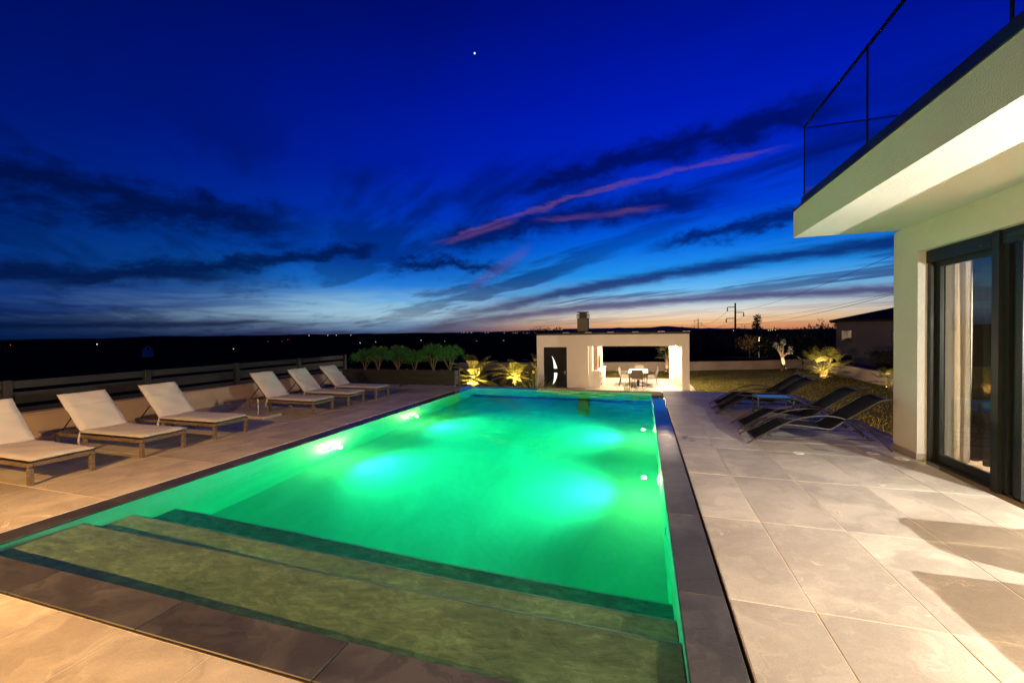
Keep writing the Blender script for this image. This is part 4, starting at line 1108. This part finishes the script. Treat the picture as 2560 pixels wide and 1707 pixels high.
# ------------------------------------------------------------------ garden
def garden():
    def wall(pts, h, label):
        o = MB(); t = .11
        for (a, b) in zip(pts[:-1], pts[1:]):
            a, b = Vector(a), Vector(b); d = (b-a).normalized(); n = Vector((-d.y, d.x))*t
            q = [a-n, b-n, b+n, a+n]; o.prism([(p.x, p.y) for p in q], 2, LAWN_Z-.4, LAWN_Z+h)
        w = o.build('garden_wall', 'garden_wall'); tag(w, label, 'wall', 'low garden walls round the lawn')
        cp = MB(); t = .15
        for (a, b) in zip(pts[:-1], pts[1:]):
            a, b = Vector(a), Vector(b); d = (b-a).normalized(); n = Vector((-d.y, d.x))*t
            q = [a-n, b-n, b+n, a+n]; cp.prism([(p.x, p.y) for p in q], 2, LAWN_Z+h+.001, LAWN_Z+h+.05)
        cp.build('coping', 'garden_wall', w)
    wall([(-14, 30.6), (-2.7, 32.3), (3.4, 33.7), (7.7, 35.1), (11.55, 37.2)], .58, 'low rendered wall along the far side of the lawn behind the pool house')
    wall([(11.75, 37.0), (12.0, 30.2), (11.95, 24.9), (11.9, 12.0)], .60, 'low rendered wall running down the right side of the lawn')
    palm('feather_palm', (-8.55, 20.6, LAWN_Z), .42, .20, 26, 1.55, 'feather', 11, 'large feathery palm lit from below right of the planter')
    palm('feather_palm', (-6.75, 22.2, LAWN_Z), .45, .17, 20, 1.25, 'feather', 12, 'yellow lit palm left of the pool house door', ll=.42)
    palm('feather_palm', (-6.35, 25.6, LAWN_Z), .7, .14, 16, 1.0, 'feather', 13, 'small palm half hidden behind the pool house left wall')
    palm('fan_palm', (1.62, 31.4, LAWN_Z), 1.25, .13, 22, .62, 'fan', 14, 'trunked fan palm seen through the pool house bay')
    palm('fan_palm', (10.0, 28.7, LAWN_Z), .45, .18, 46, 1.05, 'fan', 15, 'broad glowing fan palm on the right lawn')
    palm('fan_palm', (11.35, 24.6, LAWN_Z), .22, .10, 22, .75, 'fan', 16, 'small fan palm by the right wall at the house corner')
    palm('feather_palm', (-9.6, 17.2, LAWN_Z), .30, .14, 14, 1.15, 'feather', 17, 'dark broad plant in front of the lit palm beside the planter end', ll=.5)
    rosette((-4.05, 16.0, LAWN_Z+.2), 60, 1.15, 21, 'spiky yucca in front of the pool house door left jamb')
    rosette((-.50, 15.0, LAWN_Z+.2), 46, .95, 22, 'spiky yucca peeking over the pool edge before the table')
    # olive tree
    rg = random.Random(31); o = empty('olive_tree', (9.70, 35.0, LAWN_Z)); tag(o, 'pollarded olive tree with pale lit leaves before the far wall', 'tree')
    tr = MB(); tr.tube([(0,0,-.05),(.05,0,.5),(-.03,.02,.95)], [.17,.13,.12], 9)
    heads = []
    for dx, dz, e in ((-.42, 1.75, .16), (.05, 1.95, .18), (.50, 1.40, .17), (-.2, 1.5, .12)):
        tr.tube([(-.03,.02,.93), (dx*.5, .02, (dz+.95)/2), (dx, .05, dz)], [.09,.06,.035], 7); heads.append((Vector((dx, .05, dz)), e))
    tr.build('trunk', 'bark', o, True); lf = MB()
    for h, e in heads:
        for k in range(260):
            v = rvec(rg); p = h+Vector((v.x*e, v.y*e, v.z*e*1.9))*rg.uniform(.2,1)
            leaf_quad(lf, p, (v+Vector((0,0,.6))).normalized(), rvec(rg), .07, .02)
    lf.build('crown', 'olive_leaf', o, recalc=False)
    S = spotlight
    S((-8.35, 19.75, LAWN_Z), (-8.5, 20.7, .2), 800, 'spike spotlight under the large feathery palm', size=130)
    S((-6.62, 21.55, LAWN_Z), (-6.75, 22.3, .2), 800, 'spike spotlight under the yellow lit palm by the pool house', size=130)
    S((-6.05, 24.9, LAWN_Z), (-6.2, 25.6, .4), 120, 'spike spotlight behind the pool house left wall', size=120)
    S((1.50, 30.95, LAWN_Z), (1.60, 31.4, .2), 75, 'spike spotlight at the foot of the trunked fan palm', (1, .74, .42), 110)
    S((9.85, 28.05, LAWN_Z), (10.0, 28.7, -.1), 300, 'spike spotlight under the broad fan palm on the right lawn', size=135)
    S((9.75, 34.45, LAWN_Z), (9.72, 35.0, .4), 420, 'spike spotlight at the olive tree', (1, .78, .5), 90)
    S((11.0, 24.2, LAWN_Z), (11.35, 24.6, -.5), 30, 'spike spotlight by the small corner fan palm', size=120)
    # short grass over the lawn
    rg = np.random.default_rng(5); n = 60000
    x = rg.uniform(-12, 12, n); y = rg.uniform(12.4, 36.5, n)
    keep = ~((x > -5.75) & (x < 2.5) & (y > 20.1) & (y < 27.3)) & (y < 31.9+.33*np.clip(x, -2, 12))
    x, y = x[keep], y[keep]; n = len(x)
    a = rg.uniform(0, 6.28, n); h = rg.uniform(.03, .075, n); w = .012; lx = rg.normal(0, .02, n); ly = rg.normal(0, .02, n)
    z = LAWN_Z-.035+.6*(.03*np.sin(x*.7+y*.3)+.02*np.sin(y*1.1))
    V = np.empty((n, 3, 3)); V[:,0] = np.c_[x-np.cos(a)*w, y-np.sin(a)*w, z]; V[:,1] = np.c_[x+np.cos(a)*w, y+np.sin(a)*w, z]; V[:,2] = np.c_[x+lx, y+ly, z+h]
    me = bpy.data.meshes.new('grass'); me.vertices.add(n*3); me.vertices.foreach_set('co', V.ravel()); me.loops.add(n*3); me.loops.foreach_set('vertex_index', np.arange(n*3, dtype=np.int32))
    me.polygons.add(n); me.polygons.foreach_set('loop_start', np.arange(0, n*3, 3, dtype=np.int32)); me.polygons.foreach_set('loop_total', np.full(n, 3, dtype=np.int32)); me.update(calc_edges=True)
    me.materials.append(MATS['grass_leaf']); go = link('grass', me); go['kind'] = 'stuff'; go['label'] = 'short lawn grass lit yellow by the floodlight'; go['category'] = 'grass'
    # pale path behind the planter
    struct(MB().box(-11, -4.9, 13.2, 15.4, LAWN_Z-.2, LAWN_Z+.02).build('path', 'gravel'))
garden()

# ------------------------------------------------------------------ beyond the garden
def tree(loc, h, r, seed, label, kind='round', leaves=900, mat='dark_leaf', lsize=.35):
    rg = random.Random(seed); o = empty('tree', loc); tag(o, label, 'tree', 'dark trees beyond the garden wall')
    t = MB(); t.tube([(0,0,-.5),(0,0,h*.3),(rg.uniform(-.1,.1)*r,0,h*.62),(0,0,h*.9)], [h*.03,h*.024,h*.014,.02], 7)
    for k in range(9):
        a = rg.uniform(0,6.28); z = h*rg.uniform(.3,.75); t.tube([(0,0,z),(math.cos(a)*r*.45, math.sin(a)*r*.45, z+h*.08),(math.cos(a)*r*.8, math.sin(a)*r*.8, z+h*.14)], [h*.01,h*.007,.015], 5)
    t.build('trunk', 'bark', o, True); lf = MB()
    cl = []
    for k in range(42):
        if kind == 'round':
            v = rvec(rg); q = rg.uniform(.45,1); cl.append((Vector((v.x*r*q, v.y*r*q, h*.62+v.z*h*.36*q)), r*rg.uniform(.22,.36)))
        else:
            f = rg.uniform(.12,1); a = rg.uniform(0,6.28); q = r*(1.08-f)*rg.uniform(.4,1); cl.append((Vector((math.cos(a)*q, math.sin(a)*q, h*f)), r*rg.uniform(.14,.24)))
    for k in range(leaves):
        c, cr_ = rg.choice(cl); v = rvec(rg); leaf_quad(lf, c+v*cr_*rg.uniform(.2,1), v, rvec(rg), lsize*rg.uniform(.7,1.3), lsize*.45)
    lf.build('crown', mat, o, recalc=False)
def polar(az, d): return d*math.sin(R(az)), d*math.cos(R(az))
def gz(d): return -1.62 if d < 46 else -1.62-min(1, (d-46)/500)*14
def beyond():
    # trees seen against the sky and in the dark belt
    T = [(13.0, 95, 7.6, 2.0, 'cone', 'pointed dark tree standing against the sunset right of the pole'), (11.6, 90, 5.0, 2.6, 'round', 'rounded dark tree left of the pointed tree'),
         (12.5, 84, 4.4, 2.4, 'round', 'low dark tree at the foot of the pointed tree'), (17.6, 70, 4.3, 2.8, 'round', 'rounded dark tree between the lit olive and the neighbour house'),
         (19.4, 62, 4.6, 2.2, 'round', 'dark bare topped tree touching the neighbour house corner'), (15.6, 80, 4.2, 2.6, 'round', 'dark low tree behind the olive tree'),
         (8.6, 88, 4.3, 2.6, 'round', 'rounded dark tree just right of the pool house roof'), (9.9, 76, 3.6, 2.5, 'round', 'dark bushy tree at the foot of the tall pole'), (6.0, 82, 3.5, 2.8, 'round', 'dark bushy tree behind the pool house right corner'),
         (-13.4, 84, 5.9, 2.2, 'round', 'dark tree top rising behind the pool house roof left of the chimney'), (-23.5, 100, 4.6, 2.0, 'round', 'thin dark tree on the horizon left of the pool house'),
         (-11.6, 80, 5.2, 2.6, 'round', 'low dark tree top just left of the chimney'), (-2, 70, 3.2, 3.2, 'round', 'dark tree behind the pool house dining bay'), (-5, 66, 3.0, 3.0, 'round', 'dark tree behind the left half of the dining bay'), (2, 72, 3.4, 3.2, 'round', 'dark tree behind the right half of the dining bay'),
         (14.3, 58, 2.6, 2.0, 'round', 'low dark bush behind the olive tree by the wall'), (17.0, 52, 2.6, 1.8, 'round', 'low dark bush behind the right corner of the garden wall')]
    for i, (az, d, h, r, k, lab) in enumerate(T):
        x, y = polar(az, d); tree((x, y, gz(d)), h, r, 60+i, lab, k, 1400 if k == 'cone' else 1100)
    for i, (az, d, h, lab) in enumerate(((12.2, 62, 2.2, 'brown dry bush lit by the street lamp beyond the wall'), (14.0, 64, 1.7, 'low lit bush right of the dry brown one beyond the wall'))):
        x, y = polar(az, d); tree((x, y, gz(d)), h+.8, 1.6, 90+i, lab, 'round', 900, 'dry_leaf', .2)
    # utility poles and wires
    poles = [(10.7, 70, 3.31), (6.6, 150, 1.55), (4.75, 300, .72)]; tops = []
    for i, (az, d, el) in enumerate(poles):
        x, y = polar(az, d); zt = H+d*math.tan(R(el)); z0 = gz(d)-.3; hh = zt-z0
        o = empty('utility_pole', (x, y, z0)); tag(o, ['tall utility pole with three insulator arms against the sunset', 'middle utility pole, shorter, right of the pool house roof', 'farthest tiny utility pole above the pool house roof corner'][i], 'utility pole', 'utility poles')
        MB().tube([(0,0,0),(0,0,hh)], [.17,.11], 8).build('mast', 'pole_wood', o, True)
        att = []
        for sx, dz, L in ((-1, -.65, 1.05), (1, -1.45, 1.10), (-1, -2.3, 1.2)):
            MB().cbox(min(0, sx*L), max(0, sx*L), -.05, .05, hh+dz, hh+dz+.10, .01).build('cross_arm', 'pole_wood', o)
            ins = MB(); ins.lathe([(.02,0),(.11,-.12),(.03,-.16),(.13,-.30),(.03,-.34),(.12,-.48),(.02,-.55)], (sx*L, 0, hh+dz), 8); ins.build('insulator', 'dark_alu', o, True)
            att.append(Vector((x+sx*L, y, zt+dz-.55)))
        tops.append(att)
    ends = [Vector((9.4-1.0, -2, 6.2)), Vector((9.4+1.0, -2, 5.2)), Vector((9.4-1.2, -2, 4.6))]
    spans = [(tops[2], tops[1], 'between the far and middle poles'), (tops[1], tops[0], 'between the middle and tall poles'), (tops[0], ends, 'from the tall pole towards the house')]
    for a, b, lab in spans:
        for k in range(3):
            p, q = a[k], b[k]; pts = []
            for i in range(25):
                f = i/24; v = p.lerp(q, f); v.z -= (p-q).length*.018*4*f*(1-f); pts.append(v)
            rr = [max(.010, v.length*.00022) for v in pts]
            w = MB().tube(pts, rr, 5).build('power_line', 'wire', None, True); tag(w, ['upper', 'middle', 'lower'][k]+' power line strung '+lab, 'power line', 'power lines')
    # neighbour house on the right
    nh = empty('neighbour_house', (15.6, 42, -2.4), R(-23)); tag(nh, 'dark neighbour house with hipped roof beyond the right garden wall', 'house')
    MB().box(0, 14, 0, 9, -.6, 4.62).build('wall', 'far_wall', nh)
    rf = MB(); i0 = [(-.45,-.5,4.62),(14.45,-.5,4.62),(14.45,9.5,4.62),(-.45,9.5,4.62),(-.45,-.5,4.78),(14.45,-.5,4.78),(14.45,9.5,4.78),(-.45,9.5,4.78),(4.2,4.5,5.95),(9.8,4.5,5.95)]
    rf.v += i0; rf.f += [(3,2,1,0),(0,1,5,4),(1,2,6,5),(2,3,7,6),(3,0,4,7),(4,5,9,8),(5,6,9),(6,7,8,9),(7,4,8)]; rf.build('roof', 'roof_tile', nh)
    for x0, x1, z0, z1 in ((.32, 1.05, 2.95, 3.98), (3.45, 4.7, 2.9, 3.85), (3.45, 4.7, .4, 1.45), (.30, 1.05, .0, 1.9)):
        w = MB(); w.box(x0, x1, -.03, -.002, z0, z1); wo = w.build('window', 'dark_alu', nh)
        MB().box(x0+.05, x1-.05, -.036, -.031, z0+.06, z1-.06).build('pane', 'window_glass' if z0 > 2 else 'solar', wo)
        if z0 > 2:
            MB().box(x0-.05, x1+.05, -.10, -.0385, z0-.05, z0-.005).build('sill', 'far_wall', wo)
            MB().box(x0+.05, x1, -.05, -.0385, z1-.10, z1-.04).build('lintel_strip', 'far_wall', wo)
    # clipped hedge before the neighbour house
    rg = random.Random(8); h = empty('hedge', (14.6, 33.5, -1.7)); tag(h, 'dark clipped hedge in front of the neighbour house', 'hedge')
    MB().box(.25, 3.6, .25, 1.3, -.3, 1.6).build('core', 'soil', h)
    lf = MB()
    for k in range(2600):
        f = rg.random(); p = Vector((rg.uniform(0,3.85), rg.choice((rg.uniform(.0,.25), rg.uniform(.0,1.5))), 0)); p.z = rg.uniform(0,1.75) if p.y < .25 else rg.uniform(1.55,1.8)
        leaf_quad(lf, p, rvec(rg), rvec(rg), .12, .06)
    lf.build('foliage', 'dark_leaf', h, recalc=False)
    # small gabled house far left
    x, y = polar(-58.4, 250); sh = empty('gabled_house', (x, y, -7.0), R(58.4)); tag(sh, 'tiny pale gabled house far off on the dark plain at left', 'house')
    MB().prism([(-2.0,0),(2.0,0),(2.0,3.6),(0,5.6),(-2.0,3.6)], 1, 0, 7).build('wall', 'far_blue_wall', sh)
    r = MB(); r.prism([(-2.4,3.35),(0,5.75),(2.4,3.35),(2.4,3.6),(0,6.0),(-2.4,3.6)], 1, -.4, 7.4); r.build('roof', 'roof_tile', sh)
    MB().box(-.35, .35, -.05, -.005, 3.2, 4.4).build('window', 'solar', sh)
    # lights scattered over the plain
    def far_light(az, el, mat, d, pole, lab, grp, k=1.0):
        x, y = polar(az, d); z = H+d*math.tan(R(el)); r = d*.00058*k
        o = empty('street_light' if mat != 'far_red' else 'warning_light', (x, y, z)); tag(o, lab, 'light', grp)
        MB().sphere((0,0,0), r, 8, 5).build('lantern', mat, o, True)
        MB().tube([(r*1.2,0,-pole),(r*1.2,0,0),(0,0,r)], r*.28, 5).build('post', 'far_wall', o)
    ORD = 'first second third fourth fifth sixth seventh eighth ninth tenth eleventh twelfth thirteenth fourteenth fifteenth sixteenth'.split()
    near = [(-37.3,-.95),(-35.4,-.88),(-29.6,-.77),(-26.5,-.95),(-18.5,-.95),(-22.2,-.95),(-23.8,-1.75),(-51.0,-1.35),(-62.1,-.53)]
    for i, (a, e) in enumerate(sorted(near)): far_light(a, e, 'far_warm' if i % 2 else 'far_white', 700, 5, 'small street light on the dark plain, %s from the left' % ORD[i], 'street lights on the plain', 1.1 if i < 5 else .8)
    for i, (a, e) in enumerate(sorted(((-47.6,-.6),(-46.1,-.57),(-45.5,-.38),(-67.5,-.45)))): far_light(a, e, 'far_red', 900, 6, 'tiny red warning light on the plain, %s from the left' % ORD[i], 'red warning lights', 1.0)
    for i, (a, e) in enumerate(((-43.2,.06),(-41.1,.05),(-40.1,.06),(-38.4,.05))): far_light(a, e, 'far_white', 4800, 20, 'tiny white light on the ridge above the shrubs, %s from the left' % ORD[i], 'ridge lights', .8)
    for i, (a, e) in enumerate(((-24.2,.2),(-23.9,.2),(-23.4,.19),(-22.9,.2),(-21.0,.14),(-20.6,.15),(-18.4,.09),(-17.2,.08),(-16.9,.07),(-16.6,.07),(-15.8,.05),(-15.3,.04),(-15.0,.03),(-14.6,.02),(-14.2,.02),(-13.9,.02))):
        far_light(a, e, 'far_warm', 4800, 20, 'tiny town light in the horizon string left of the chimney, %s from the left' % ORD[i], 'town lights on the horizon', .8)
    for i, (a, e) in enumerate(((10.5,-.01),(12.3,-.06),(14.1,-.02),(14.3,-.03),(14.5,.01),(14.8,0),(16.1,.12),(18.7,.15),(19.0,.16))):
        far_light(a, e, 'far_warm', 4800, 20, 'tiny town light on the horizon right of the tall pole, %s from the left' % ORD[i], 'town lights right of the pole', .9)
    # lit post and lamp beyond the wall
    x, y = polar(13.15, 60); o = empty('street_lamp', (x, y, gz(60))); tag(o, 'lit street lamp post beyond the wall left of the olive tree', 'street lamp')
    MB().tube([(0,0,-.3),(0,0,2.75)], .06, 8).build('post', 'white_plastic', o, True)
    hd = MB(); hd.cbox(-.12, .12, -.55, .12, 2.751, 2.83, .01); hd.build('head', 'dark_alu', o)
    l = lamp('street_light_glow', 'POINT', (-.15, -.5, 2.55), 130, (1, .72, .35), o, .08)
    MB().box(-.09, .09, -.5, -.2, 2.735, 2.75).build('lens', 'far_warm', o)
beyond()
